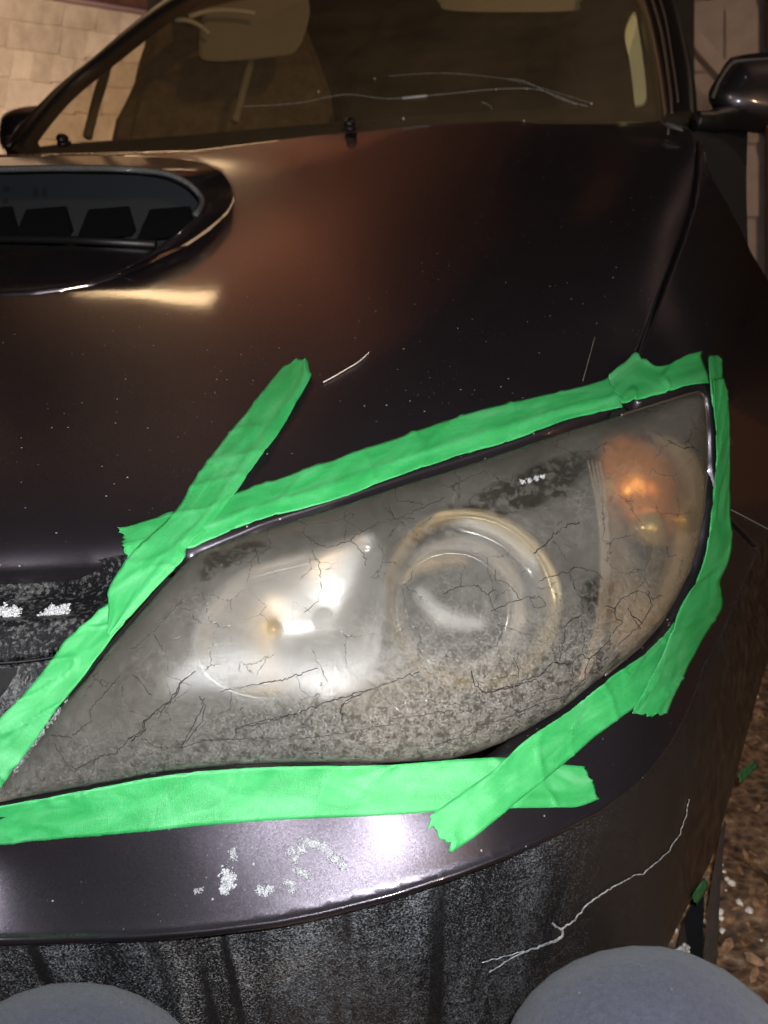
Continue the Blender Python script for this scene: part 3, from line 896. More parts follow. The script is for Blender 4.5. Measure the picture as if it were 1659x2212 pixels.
# cabin
def solid(name, pts, d, mat, thick=.05, par=True, bev=.0, n=4):
    """a rounded slab whose outline is given, at its own distance and with real thickness"""
    p = np.array(pts, float)
    if p.shape[1] == 2: p = np.c_[p, np.full(len(p), d)]
    p = smooth(p, n, True)
    c = p.mean(0)
    bm = bmesh.new(); rings = []
    for s, dd in ((.94, 0), (1.0, thick * .25), (1.0, thick * .75), (.94, thick)):
        q = p.copy(); q[:, :2] = c[:2] + (p[:, :2] - c[:2]) * s
        rings.append([bm.verts.new(x) for x in at(q[:, 0], q[:, 1], q[:, 2] + dd)])
    m = len(p)
    for a, b in zip(rings, rings[1:]):
        for i in range(m): bm.faces.new((a[i], a[(i + 1) % m], b[(i + 1) % m], b[i]))
    bm.faces.new(rings[0][::-1]); bm.faces.new(rings[-1])
    o = bm_obj(name, bm, mat, shade=False)
    return P_(o) if par else o
solid('dashboard', [(60, 320, 1.98), (400, 292, 1.95), (755, 262, 1.84), (1100, 240, 1.75), (1440, 240, 1.66), (1440, 330, 1.6), (755, 330, 1.8), (60, 360, 1.9)], 0, M['darkseat'], .25)
solid('front_seat', [(268, 330, 2.6), (290, 180, 2.75), (312, 100, 2.8), (350, 20, 2.8), (560, -20, 2.75), (660, 60, 2.7), (700, 330, 2.5)], 0, M['seat'], .12)
solid('front_seat', [(760, 330, 2.3), (790, 120, 2.4), (860, 10, 2.45), (1120, -10, 2.4), (1210, 60, 2.35), (1240, 330, 2.2)], 0, M['darkseat'], .12)
solid('cabin_rear', [(300, 340, 3.0), (330, -200, 3.2), (1500, -200, 2.9), (1500, 340, 2.6)], 0, M['darkseat'], .1, n=1)
solid('sun_visor', [(430, 95), (440, 30), (470, 10), (640, -20), (668, 10), (662, 60), (640, 108), (600, 122), (450, 132)], 2.22, M['visor'], .02)
solid('sun_visor', [(955, -30), (950, 8), (975, 24), (1100, 27), (1240, 24), (1252, 5), (1260, -30)], 2.05, M['visor'], .02)
solid('pillar_cover', [(1372, 26), (1356, 46), (1349, 78), (1359, 130), (1367, 190), (1371, 228), (1380, 231), (1394, 224), (1397, 200), (1390, 130), (1381, 70)], 1.72, M['paletrim'], .03)
bm = bmesh.new(); tube(bm, smooth([at(545, 125, 2.3), at(530, 180, 2.28), (at(508, 262, 2.25))], 4), .012, 6)
P_(bm_obj('seat_belt', bm, M['visor']))
bm = bmesh.new(); tube(bm, smooth([at(232, 138, 2.35), at(222, 175, 2.34), at(208, 220, 2.33), at(189, 296, 2.3)], 4), .015, 6)
P_(bm_obj('door_frame', bm, simple('door_frame_olive', (.10, .09, .05, 1), .7)))
bm = bmesh.new(); tube(bm, smooth([at(408, 36, 2.15), at(455, 23, 2.15), at(510, 23, 2.15), at(552, 29, 2.15)], 5), .007, 6)
tube(bm, smooth([at(378, 43, 2.16), at(405, 44, 2.16), at(432, 56, 2.16), at(452, 74, 2.16)], 5), .007, 6)
P_(bm_obj('grab_handle', bm, simple('grab_handle_grey', (.5, .48, .42, 1), .6)))
# chips and fine cracks in the glass
bm = bmesh.new()
for k, pl in enumerate(([(520, 232), (640, 225), (745, 206), (840, 215), (960, 205), (1080, 194), (1170, 197), (1245, 228)], [(840, 166), (960, 160), (1090, 172), (1180, 195), (1280, 226)], [(1100, 172), (1140, 180), (1210, 215), (1270, 232)], [(1040, 222), (1058, 230), (1063, 238)])):
    p = smooth(pl, 6)
    tube(bm, SW.on(p[:, 0], p[:, 1], .002), .0005 if k != 1 else .0003, 4)
P_(bm_obj('glass_crack', bm, M['crackpale']))
bm = bmesh.new()
for bi, (u, v, r) in enumerate(((872, 215, .003), (810, 173, .0025), (689, 201, .003), (1278, 227, .0025), (1072, 196, .002), (1139, 195, .002), (872, 259, .003), (1132, 264, .002))):
    bm = bmesh.new(); blob(bm, SW.on(u, v, .003)[0], r, .2, 1)
    if bi == 0: tube(bm, SW.on([874, 900, 923], [215, 212, 210], .003), .0028, 5)
    P_(bm_obj('ice_bead', bm, M['snow']))

# door mirrors
def mirror(pts, d, thick, arm, lamp_pts=None):
    root = P_(empty('door_mirror'))
    root.location = tuple(at(pts[0][0], pts[0][1], d))
    bpy.context.view_layer.update()
    p = smooth([(a, b) for a, b in pts], 6, True); c = p.mean(0)
    bm = bmesh.new(); rings = []
    prof = [(0.02, -.05), (.35, -.048), (.62, -.04), (.82, -.022), (.94, .0), (1.0, .03), (1.0, thick * .7), (.93, thick)]
    for s, dd in prof:
        q = c + (p - c) * s
        rings.append([bm.verts.new(x) for x in at(q[:, 0], q[:, 1], np.full(len(q), d + dd))])
    m = len(p)
    for a, b in zip(rings, rings[1:]):
        for i in range(m): bm.faces.new((a[i], a[(i + 1) % m], b[(i + 1) % m], b[i]))
    bm.faces.new(rings[0][::-1]); bm.faces.new(rings[-1])
    o = bm_obj('mirror_shell', bm, M['paint']); return root, o, arm
def adopt(o, root):
    bpy.context.view_layer.update()
    mw = o.matrix_world.copy()
    o.parent = root
    o.matrix_parent_inverse = root.matrix_world.inverted()
root, shell, _ = mirror([(1530, 205), (1550, 165), (1573, 130), (1600, 118), (1700, 112), (1800, 120), (1810, 200), (1780, 262), (1680, 275), (1590, 262), (1545, 240)], 1.62, .10, None)
adopt(shell, root)
bm = bmesh.new(); tube(bm, smooth([at(1500, 262, 1.56), at(1535, 262, 1.57), at(1580, 256, 1.60), at(1640, 262, 1.64)], 5), [.020] * 6 + [.024] * 10, 10)
adopt(bm_obj('mirror_arm', bm, M['black']), root)
bm = bmesh.new(); tube(bm, smooth([at(1539, 212, 1.60), at(1556, 172, 1.60), at(1580, 138, 1.60), at(1605, 131, 1.60), at(1700, 127, 1.6)], 5), .004, 6)
adopt(bm_obj('mirror_edge', bm, M['rubber']), root)
root, shell, _ = mirror([(-2, 262), (8, 245), (36, 233), (70, 228), (98, 228), (92, 250), (60, 285), (30, 308), (6, 322), (-4, 300)], 2.05, .09, None)
adopt(shell, root)
bm = bmesh.new(); tube(bm, smooth([at(20, 310, 2.0), at(45, 318, 1.95), at(70, 318, 1.9)], 4), .02, 8)
adopt(bm_obj('mirror_arm', bm, M['black']), root)

# ------------------------------------------------------------------ headlight
head = P_(empty('headlight'))
head.location = (0, 0, 0)
bpy.context.view_layer.update()
hp0 = S1.pos(800, 1400)[0]
def H_(o):
    adopt(o, head); return o
def bulge(u, v, ed):
    return .016 * (1 - np.exp(-ed / 55.0)) - .008 * np.exp(-ed / 9.0)
lens = H_(panel('lens', lens_poly, S1, M['lens'], None, step=11, rim=.012, rnd=0, off=.002, hfun=bulge))
lens['label'] = 'yellowed lens with crazed and peeling coat'
LP = np.array(lens_poly, float)
def lens_on(u, v, h=0.0):
    q = np.stack([np.atleast_1d(u), np.atleast_1d(v)], -1).astype(float)
    return S1.on(q[:, 0], q[:, 1], .002 + bulge(q[:, 0], q[:, 1], edge_dist(LP, q)) + h)
# rolled rim of the lens
bm = bmesh.new(); p = smooth([(1339, 903), (1360, 893), (1420, 872), (1480, 853), (1508, 846), (1520, 853), (1526, 880), (1529, 950), (1528, 1030), (1520, 1100), (1508, 1168), (1490, 1228), (1458, 1292), (1426, 1346), (1380, 1398), (1306, 1459)], 4)
tube(bm, lens_on(p[:, 0], p[:, 1], .0005), .0016, 6)
H_(bm_obj('lens_rim', bm, simple('clear_rim', (.05, .04, .03, 1), .3)))

hb_hole = smooth([(425, 1400), (445, 1335), (520, 1258), (680, 1212), (790, 1175), (822, 1200), (830, 1290), (818, 1390), (785, 1470), (690, 1500), (550, 1505), (458, 1465)], 4, True)
pj_c = np.array([1012., 1298.])
th = np.linspace(0, 2 * math.pi, 48, False)
pj_hole = np.stack([pj_c[0] + 186 * np.cos(th), pj_c[1] + 190 * np.sin(th)], -1)
ts_hole = smooth([(1296, 1015), (1330, 985), (1400, 962), (1462, 980), (1496, 1040), (1500, 1110), (1480, 1200), (1440, 1280), (1380, 1350), (1310, 1395), (1296, 1330), (1292, 1200)], 4, True)
cen = LP.mean(0)
in_poly = LP + (cen - LP) / np.linalg.norm(cen - LP, axis=1)[:, None] * 12
BD = lambda u, v: .034 + .012 * np.sin(np.asarray(u) / 90.0) * 0
H_(panel('bezel', in_poly, S1, M['bezel'], None, step=14, rim=.03, rnd=0, holes=[hb_hole, pj_hole, ts_hole], dfun=lambda u, v: np.full(len(u), .036)))
H_(panel('housing', LP, S1, M['void'], None, step=40, rim=0, rnd=0, dfun=lambda u, v: np.full(len(u), .15)))
def bowl(name, hole, c, depth, mat, smin=.10, rings=14, power=2.0, lip=.004):
    V = []; Fq = []; n = len(hole); c = np.array(c, float)
    prof = [(1.02, -lip), (1.0, -lip * 1.2)] + [(1 - (1 - smin) * k / rings, None) for k in range(1, rings + 1)]
    for s, dd in prof:
        q = c + (hole - c) * s
        base = S1.d(q[:, 0], q[:, 1]) * s + float(S1.d(c[0], c[1])[0]) * (1 - s)
        e = .036 + (depth * (1 - abs(s) ** power) if dd is None else dd)
        V += list(at(q[:, 0], q[:, 1], base + e))
    for j in range(len(prof) - 1):
        for i in range(n): Fq.append((j * n + i, j * n + (i + 1) % n, (j + 1) * n + (i + 1) % n, (j + 1) * n + i))
    return H_(mesh_obj(name, V, Fq, mat))
bowl('high_beam_reflector', hb_hole, (700, 1335), .028, M['chrome'], power=2.4)
bowl('turn_signal_reflector', ts_hole, (1395, 1130), .040, M['warmchrome'], .10)
def ringloft(name, prof, mat, n=64, asym=0.0):
    """rings given as (centre u, centre v, radius, extra depth)"""
    V = []; Fq = []; t = np.linspace(0, 2 * math.pi, n, False); d0 = float(S1.d(pj_c[0], pj_c[1])[0])
    for cu, cv, r, e in prof:
        u = cu + r * np.cos(t); v = cv + r * 1.02 * np.sin(t)
        k = np.clip(np.cos(t + 1.05), 0, 1) ** 2 * asym     # the ring swells towards its upper outer side
        V += list(at(u, v, S1.d(u, v) * .5 + d0 * .5 + e - k * math.sin(math.pi * np.clip((r - prof[-1][2]) / (prof[0][2] - prof[-1][2] + 1e-6), 0, 1))))
    for j in range(len(prof) - 1):
        for i in range(n): Fq.append((j * n + i, j * n + (i + 1) % n, (j + 1) * n + (i + 1) % n, (j + 1) * n + i))
    return H_(mesh_obj(name, V, Fq, mat))
def arc_prof(c0, c1, r0, r1, e0, e1, k=8, bow=0.0):
    return [(c0[0] + (c1[0] - c0[0]) * s, c0[1] + (c1[1] - c0[1]) * s, r0 + (r1 - r0) * s, e0 + (e1 - e0) * s + bow * math.sin(math.pi * s)) for s in np.linspace(0, 1, k)]
ringloft('projector_shroud', arc_prof((1012, 1298), (1005, 1300), 188, 156, .028, .050, 8, -.002), M['shroud'], asym=.010)
ringloft('projector_chrome_ring', arc_prof((1005, 1300), (985, 1312), 158, 128, .050, .078, 8, .004), M['chrome2'], asym=.016)
ringloft('projector_inner_ring', arc_prof((985, 1312), (970, 1322), 132, 104, .055, .066, 10, -.006), M['chrome2'], asym=.012)
ringloft('projector_throat', arc_prof((970, 1322), (965, 1326), 106, 92, .066, .09, 5), M['black'])
ringloft('projector_glass', [(965 , 1326, 96 * math.sin(a), .078 - .040 * math.cos(a)) for a in np.linspace(1.57, .02, 12)], M['glassball'])
# reflections in the projector glass modelled as tubes: white crescent, yellow arc
bm = bmesh.new()
p = smooth([(896, 1282), (915, 1305), (935, 1328), (960, 1342), (1000, 1350), (1035, 1352)], 5)
tube(bm, at(p[:, 0], p[:, 1], S1.d(p[:, 0], p[:, 1]) + .030), list(np.interp(np.arange(len(p)), [0, len(p) / 2, len(p)], [.004, .0095, .005])), 10)
H_(bm_obj('reflection_crescent', bm, simple('pearly_reflection', (.85, .87, .90, 1), .3, .1)))
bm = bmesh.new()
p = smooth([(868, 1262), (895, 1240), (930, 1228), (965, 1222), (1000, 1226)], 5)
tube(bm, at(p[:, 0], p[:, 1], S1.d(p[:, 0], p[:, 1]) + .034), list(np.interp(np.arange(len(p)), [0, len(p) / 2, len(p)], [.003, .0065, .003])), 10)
H_(bm_obj('reflection_arc', bm, M['shroud']))
# bulbs, modelled gold glints and studs
def ball(name, u, v, e, r, mat, sc=(1, 1, 1)):
    bm = bmesh.new(); blob(bm, at(u, v, float(S1.d(u, v)[0]) + e), r, 0, 3, sc)
    return H_(bm_obj(name, bm, mat))
ball('high_beam_bulb', 700, 1330, .072, .012, simple('pearly_bulb_tip', (.8, .8, .8, 1), .2), (1, 1.4, 1))
ball('side_bulb', 590, 1360, .050, .0085, simple('yellow_bulb_glass', (1.0, .62, .12, 1), .25, .9))
ball('amber_bulb', 1348, 1066, .068, .048, M['amber'], (1, 1.1, 1.15))
ball('gold_glint', 1388, 1140, .016, .017, simple('gold_glint_tone', (1.0, .72, .25, 1), .2, .7))  # gold balls added as glints of the turn signal reflector
ball('gold_glint', 1298, 1060, .030, .010, bpy.data.materials['gold_glint_tone'])
ball('gold_glint', 1452, 1122, .018, .013, simple('yellow_glint_tone', (1.0, .66, .18, 1), .15, .6))
ball('reflector_stud', 925, 1428, .03, .006, M['chrome2'])
ball('reflector_stud', 1052, 1412, .03, .004, M['chrome2'])
# fluted divider between the two chambers
for k in range(4):
    bm = bmesh.new()
    p = smooth([(1262 + k * 8, 1008), (1272 + k * 6, 1080), (1278 + k * 5, 1160), (1276 + k * 5, 1250), (1268 + k * 5, 1330), (1248 + k * 5, 1425), (1235 + k * 5, 1470)], 6)
    tube(bm, lens_on(p[:, 0], p[:, 1], -.007), .0011, 6)
    H_(bm_obj('divider_rib', bm, simple('divider_clear', (.62, .50, .36, 1), .2, .3) if k == 0 else bpy.data.materials['divider_clear']))
bm = bmesh.new()
p = smooth([(1278, 1008), (1288, 1100), (1290, 1200), (1286, 1300), (1276, 1400)], 6)
a = [bm.verts.new(x) for x in lens_on(p[:, 0], p[:, 1], -.010)]
b = [bm.verts.new(x) for x in at(p[:, 0] + 2, p[:, 1], S1.d(p[:, 0], p[:, 1]) + .05)]
for i in range(len(a) - 1): bm.faces.new((a[i], a[i + 1], b[i + 1], b[i]))
o = H_(bm_obj('divider_wall', bm, M['chrome'])); solidify(o, .002)

# cracks one can follow across the lens
def Z2(l): return [(829.5 + .32 * x, 995.4 + .32 * y) for x, y in l]
def Z1(l): return [(298.6 + .36 * x, 1061.8 + .36 * y) for x, y in l]
def R5(l): return [(x / 2, 1460 + y / 2) for x, y in l]
def R4(l): return [(829.5 + x / 2, 730 + y / 2) for x, y in l]
def R6(l): return [(829.5 + x / 2, 1460 + y / 2) for x, y in l]
CR = [(Z2(l), w) for l, w in (
    ([(940, 690), (1040, 610), (1065, 570), (1160, 500), (1250, 470)], 2.2), ([(1070, 600), (1110, 650), (1140, 700)], 2.0),
    ([(960, 870), (1010, 840), (1120, 800), (1165, 795), (1200, 760), (1280, 770), (1340, 780), (1375, 820)], 1.8),
    ([(1165, 800), (1190, 870), (1230, 940), (1290, 945)], 2.2), ([(1230, 940), (1245, 1000), (1240, 1040), (1150, 1090), (1115, 1130), (1120, 1200), (1090, 1270), (1090, 1345)], 2.0),
    ([(360, 960), (440, 920), (580, 910), (625, 960), (690, 930)], 1.6), ([(640, 960), (665, 1040)], 1.4), ([(650, 1060), (780, 1000), (900, 965), (935, 950)], 1.6),
    ([(525, 1410), (550, 1500), (620, 1535), (720, 1510), (830, 1490), (845, 1455), (940, 1445), (1010, 1380), (1040, 1350), (1160, 1360), (1240, 1290), (1300, 1330), (1345, 1280), (1440, 1200)], 2.4),
    ([(1160, 1350), (1190, 1430), (1200, 1500)], 1.6), ([(1235, 1090), (1250, 1180), (1250, 1280)], 1.8), ([(1300, 1330), (1280, 1400), (1290, 1460), (1180, 1550)], 2.2),
    ([(1345, 1310), (1390, 1340), (1440, 1320)], 1.8), ([(1380, 990), (1450, 990), (1500, 930), (1600, 880), (1659, 890), (1720, 930), (1790, 900)], 1.6),
    ([(1450, 990), (1460, 1060), (1510, 1080), (1430, 1170), (1430, 1210)], 2.0), ([(1540, 990), (1600, 1080), (1650, 1130)], 1.8), ([(690, 800), (690, 870), (770, 880), (845, 985)], 1.3),
    ([(780, 1330), (810, 1400), (810, 1450)], 1.5), ([(470, 830), (470, 920)], 1.2), ([(1000, 1010), (980, 960), (900, 965), (930, 1020), (1000, 1010)], 1.2))]
CR += [(Z1(l), w) for l, w in (
    ([(0, 1440), (80, 1370), (75, 1330), (130, 1280), (210, 1225), (265, 1180), (270, 1135), (360, 1080)], 2.2), ([(20, 1100), (70, 1140), (130, 1200)], 1.6),
    ([(0, 970), (50, 940), (130, 870), (290, 690)], 1.5), ([(130, 890), (180, 970), (200, 990)], 1.4), ([(380, 1200), (410, 1250), (400, 1330), (340, 1400), (280, 1475)], 1.8),
    ([(400, 1440), (590, 1440), (600, 1370), (700, 1345), (930, 1290)], 1.8), ([(500, 1175), (700, 1150), (900, 1125), (1080, 1080)], 1.6),
    ([(1210, 1330), (1200, 1270), (1230, 1230), (1420, 1160), (1640, 1080)], 1.8), ([(1040, 420), (1080, 500), (1095, 640), (1080, 720), (1000, 780)], 1.2),
    ([(980, 300), (1060, 380), (1130, 410), (1260, 370), (1300, 330), (1440, 260), (1520, 240), (1640, 240)], 1.6), ([(1270, 370), (1340, 450), (1350, 520)], 1.3), ([(570, 1180), (560, 1270), (500, 1290)], 1.3), ([(700, 400), (730, 500)], 1.2), ([(1490, 150), (1530, 240)], 1.6))]
CR += [(R5(l), w) for l, w in (
    ([(230, 245), (330, 240), (430, 170), (420, 130), (510, 50), (560, 0)], 1.5), ([(350, 370), (480, 300), (530, 295), (600, 220), (660, 185), (655, 155), (740, 100), (800, 20)], 2.2),
    ([(640, 220), (700, 260), (790, 270), (890, 240), (1030, 240), (1030, 190), (1160, 165), (1270, 140), (1400, 100), (1580, 50)], 1.8), ([(890, 240), (1280, 230), (1659, 190)], 1.3), ([(250, 270), (320, 340), (360, 370)], 1.6),
    ([(800, 270), (880, 110), (890, 70)], 1.6), ([(1470, 160), (1460, 110), (1500, 90)], 1.4))]
CR += [(R4(l), w) for l, w in (([(0, 780), (40, 840), (130, 800), (250, 740)], 1.8), ([(1170, 470), (1240, 495), (1290, 480), (1310, 500)], 2.2), ([(1260, 450), (1280, 490)], 1.3), ([(1070, 1090), (1100, 1150), (1060, 1230), (1000, 1190)], 1.8), ([(1060, 1230), (960, 1320)], 1.6), ([(1150, 900), (1165, 940), (1200, 930)], 1.4))]
CR += [(R6(l), w) for l, w in (([(190, 290), (330, 240), (400, 190), (480, 170), (620, 110), (740, 80), (830, 20)], 1.8), ([(0, 165), (120, 150), (260, 125)], 1.4), ([(350, 0), (380, 50), (500, 30), (600, 5)], 1.6))]
bm = bmesh.new()
class LensS:
    def on(self, u, v, h=0): return lens_on(u, v, h)
LS = LensS()
for k, (l, w) in enumerate(CR):
    p = jag(l, 1.3, 6, 20 + k)
    rs = np.random.RandomState(k)
    polyline_band(bm, p, w * rs.uniform(.5, 1.35, len(p)), LS, .0003)
ckm = H_(bm_obj('lens_crack', bm, M['crackdark'])); ckm['kind'] = 'stuff'

# ------------------------------------------------------------------ tape strips
def tape(label, A, B, h0=.0018, seed=1, wr=.0014, fold=None, jag0=0, jag1=0, nx=14, surf=S1, group='strips of green masking tape round the headlight', hfun=None):
    """A, B: the two long edges; wrinkles run across, a fold may run along"""
    rs = np.random.RandomState(seed)
    def res(P, n):
        P = smooth(P, 4)
        L = np.r_[0, np.cumsum(np.linalg.norm(np.diff(P, axis=0), axis=1))]
        t = np.linspace(0, L[-1], n)
        return np.stack([np.interp(t, L, P[:, k]) for k in (0, 1)], -1), L[-1]
    _, L1 = res(A, 10); _, L2 = res(B, 10)
    n = int(max(L1, L2) / 5) + 4
    a, _ = res(A, n); b, _ = res(B, n)
    # torn ends
    ax = (a[0] + b[0]) / 2 - (a[1] + b[1]) / 2; ax /= np.linalg.norm(ax) + 1e-9
    V = []; U = []; Vuv = []
    ln = np.linspace(0, 1, n)
    ph = rs.uniform(0, 6.28, 12)
    off0 = rs.uniform(-jag0, jag0, nx + 1); off1 = rs.uniform(-jag1, jag1, nx + 1)
    L = max(L1, L2)
    grid = np.zeros((n, nx + 1, 2))
    for j in range(nx + 1):
        s = j / nx
        q = a * (1 - s) + b * s
        t0 = (q[1] - q[0]); t0 /= np.linalg.norm(t0) + 1e-9
        t1 = (q[-1] - q[-2]); t1 /= np.linalg.norm(t1) + 1e-9
        w0 = np.clip(1 - ln * L / 26, 0, 1); w1 = np.clip(1 - (1 - ln) * L / 26, 0, 1)
        q = q + t0 * (off0[j] * w0)[:, None] + t1 * (off1[j] * w1)[:, None]
        if j in (0, nx):
            q = q + rs.normal(0, .16, q.shape)
        grid[:, j] = q
    X = np.arange(n) * L / n
    H = np.zeros((n, nx + 1))
    for j in range(nx + 1):
        s = j / nx
        h = np.zeros(n)
        for k in range(n):
            x = X[k]
            nn = noise.noise(Vector((x / 46 + s * 1.4 + seed * 7, s * 1.5, seed)))
            n2 = noise.noise(Vector((x / 24 - s * 2.0, s * 2.2 + seed * 3, 9 + seed)))
            ridge = max(0, 1 - abs(noise.noise(Vector((x / 110 + s * .9, s * .8, 4 + seed * 2)))) * 14)
            h[k] = wr * (nn * .75 + n2 * .12) + wr * 1.0 * ridge ** 1.3
        if fold is not None:
            fs, fd = fold
            h += np.where(s > fs, -(s - fs) * fd, 0) + .0012 * math.exp(-((s - fs) / .09) ** 2)
        h += .0005
        H[:, j] = np.maximum(h, -.0012 if fold is None else -.03) + h0
    if hfun is not None: H += hfun(X / L)[:, None]
    G = grid.reshape(-1, 2)
    W = surf.on(G[:, 0], G[:, 1], H.reshape(-1))
    Fq = []
    m = nx + 1
    for i in range(n - 1):
        for j in range(nx): Fq.append((i * m + j, i * m + j + 1, (i + 1) * m + j + 1, (i + 1) * m + j))
    uv = np.stack([np.repeat(X / 1000, m), np.tile(np.linspace(0, .09, m), n)], -1)
    o = mesh_obj('tape_strip', W, Fq, M['tape'], None, uv)
    s_ = solidify(o, .00018, 0)
    tag(o, label, 'masking tape', group)
    return o

tape('long green strip along the top edge of the headlight, overlapping the bonnet',
     [(260, 1146), (385, 1110), (510, 1070), (620, 1033), (730, 995), (829, 961), (867, 947), (1029, 892), (1179, 857), (1260, 838), (1330, 816)],
     [(278, 1206), (345, 1192), (410, 1187), (450, 1170), (550, 1130), (650, 1102), (750, 1073), (829, 1041), (929, 1007), (1029, 975), (1129, 945), (1229, 907), (1344, 882)],
     h0=.0026, seed=2, fold=(.66, .006), jag0=7)
tape('diagonal green strip whose free end points up across the bonnet, tip curled over',
     [(640, 786), (622, 796), (607, 805), (540, 890), (475, 970), (425, 1040), (380, 1115), (330, 1163), (285, 1207), (245, 1265), (239, 1285), (240, 1330), (238, 1372)],
     [(664, 783), (670, 810), (668, 830), (600, 945), (550, 1012), (510, 1070), (455, 1140), (405, 1190), (398, 1215), (335, 1280), (290, 1330), (262, 1358), (243, 1378)],
     h0=.0042, seed=5, fold=(.80, .006), jag0=6, wr=.0013)
tape('green strip running down the inner side of the headlight over the grille corner',
     [(262, 1275), (225, 1318), (150, 1380), (128, 1407), (88, 1460), (45, 1508), (0, 1552), (-80, 1640), (-160, 1740)],
     [(330, 1283), (298, 1320), (226, 1404), (185, 1460), (122, 1535), (80, 1595), (30, 1660), (0, 1702), (-60, 1790)],
     h0=.0022, seed=9, wr=.0024)
tape('wide green strip along the bottom edge of the headlight with a flared torn end',
     [(-120, 1768), (0, 1737), (200, 1701), (350, 1673), (500, 1658), (650, 1652), (829, 1651), (979, 1641), (1079, 1637), (1150, 1645), (1209, 1652), (1257, 1656)],
     [(-120, 1834), (0, 1821), (100, 1811), (300, 1796), (450, 1781), (600, 1771), (829, 1761), (929, 1755), (1094, 1747), (1200, 1745), (1244, 1743), (1288, 1727)],
     h0=.0022, seed=12, jag1=5, wr=.0013)
tape('green strip crossing diagonally below the outer half of the headlight, ragged lower end',
     [(918, 1775), (935, 1757), (1000, 1712), (1054, 1672), (1089, 1636), (1139, 1589), (1219, 1536), (1309, 1462), (1379, 1415), (1429, 1365), (1444, 1345)],
     [(978, 1836), (1024, 1805), (1094, 1747), (1150, 1701), (1209, 1652), (1279, 1590), (1344, 1541), (1390, 1505), (1430, 1450), (1470, 1400), (1500, 1370)],
     h0=.0044, seed=17, jag0=14, wr=.0016)
tape('narrow green strip down the outer edge of the headlight, widening to a torn flap',
     [(1529, 826), (1529, 860), (1533, 930), (1533, 990), (1525, 1080), (1515, 1170), (1500, 1230), (1464, 1296), (1443, 1338), (1425, 1395), (1392, 1465), (1347, 1545)],
     [(1550, 822), (1558, 850), (1564, 930), (1565, 1030), (1565, 1130), (1571, 1160), (1555, 1225), (1543, 1262), (1551, 1305), (1529, 1345), (1494, 1400), (1455, 1477), (1424, 1543)],
     h0=.0062, seed=21, jag0=3, jag1=8, wr=.0018)
tape('short green tab standing up at the outer top corner, behind the side strip',
     [(1523, 776), (1524, 800), (1526, 840), (1530, 900)], [(1543, 772), (1551, 786), (1553, 830), (1556, 900)], h0=.0045, seed=25, jag0=4, nx=8)
tape('crumpled green piece at the outer top corner of the headlight',
     [(1312, 825), (1340, 800), (1368, 771), (1384, 786), (1412, 800), (1440, 795), (1470, 784), (1507, 772)],
     [(1337, 880), (1350, 882), (1375, 876), (1400, 869), (1425, 861), (1450, 853), (1480, 843), (1524, 833)],
     h0=.0055, seed=29, jag0=3, wr=.0034)
scrap_m = simple('darker_green_tape', (.02, .12, .04, 1), .7, 0, 120, .5)  # a darker green than the strips
bm_s = [('small green tape scrap on the muddy bumper side, upper one', [(1590, 1668), (1606, 1655), (1626, 1640)], [(1594, 1688), (1610, 1676), (1632, 1655)]),
        ('small green tape scrap on the muddy bumper side, lower one', [(1490, 1932), (1505, 1912), (1518, 1896)], [(1500, 1952), (1516, 1934), (1528, 1908)])]
for k, (lb, A, B) in enumerate(bm_s):
    o = tape(lb, A, B, h0=.002, seed=40 + k, jag0=3, jag1=3, nx=5, surf=S2, group='scraps of green tape on the bumper side')
    o.name = 'tape_scrap'
    o.data.materials[0] = scrap_m

# ------------------------------------------------------------------ snow, fibres
def snowpatch(label, centre_pts, spread, n, rmin, rmax, surf=S1, seed=0, flat=.5, name='snow_patch', group='crusts of snow on the bumper', lift=.001, mat=None):
    rs = np.random.RandomState(seed); bm = bmesh.new()
    C = np.array(centre_pts, float)
    for k in range(int(n * 5)):
        c = C[rs.randint(len(C))] + rs.normal(0, spread, 2)
        r = rmin * .6 + (rmax * .45 - rmin * .6) * rs.uniform(0, 1) ** 2
        p = surf.on(c[0], c[1], lift + r * .25)[0]
        blob(bm, p, r, .6, 1, (1, 1, .7), k + seed, 2.2)
    o = bm_obj(name, bm, mat or M['snow'])
    return tag(o, label, 'snow', group)
snowpatch('arched crust of snow on the painted bumper below the bottom tape strip', [(630, 1838), (637, 1855), (650, 1835), (665, 1820), (682, 1822), (700, 1830), (712, 1845), (725, 1855), (740, 1868), (645, 1880), (660, 1888)], 5, 230, .0005, .0022, seed=1)
snowpatch('upright oval crust of snow, largest single lump on the bumper', [(490, 1885), (492, 1900), (496, 1910), (485, 1920), (498, 1895)], 6, 130, .0005, .0024, seed=2)
snowpatch('faint smear of snow just above the oval snow lump', [(504, 1840), (506, 1850)], 4, 26, .0005, .0014, seed=3)
snowpatch('small flat crust of snow between the oval lump and the arched crust', [(560, 1922), (573, 1926), (582, 1920)], 5, 60, .0005, .0018, seed=4)
snowpatch('small crust of snow hanging below the left foot of the arch', [(622, 1905), (632, 1910), (632, 1922)], 4, 44, .0005, .0015, seed=5)
snowpatch('tiny wisp of snow left of the oval lump', [(425, 1924), (434, 1921)], 3, 14, .0005, .0011, seed=6)
snowpatch('long broken chunk of snow lying in the grille corner', [(75, 1318), (90, 1305), (100, 1295), (115, 1300), (125, 1293), (98, 1308)], 5, 80, .001, .0042, seed=7, group='chunks of snow in the grille corner', lift=-.018)
snowpatch('upper of two snow chunks in the grille corner at the left picture edge', [(-10, 1298), (5, 1300), (18, 1302)], 6, 60, .001, .0045, seed=8, group='chunks of snow in the grille corner', lift=-.018)
snowpatch('lower of two snow chunks in the grille corner at the left picture edge', [(-6, 1335), (6, 1342)], 5, 40, .001, .004, seed=9, group='chunks of snow in the grille corner', lift=-.02)
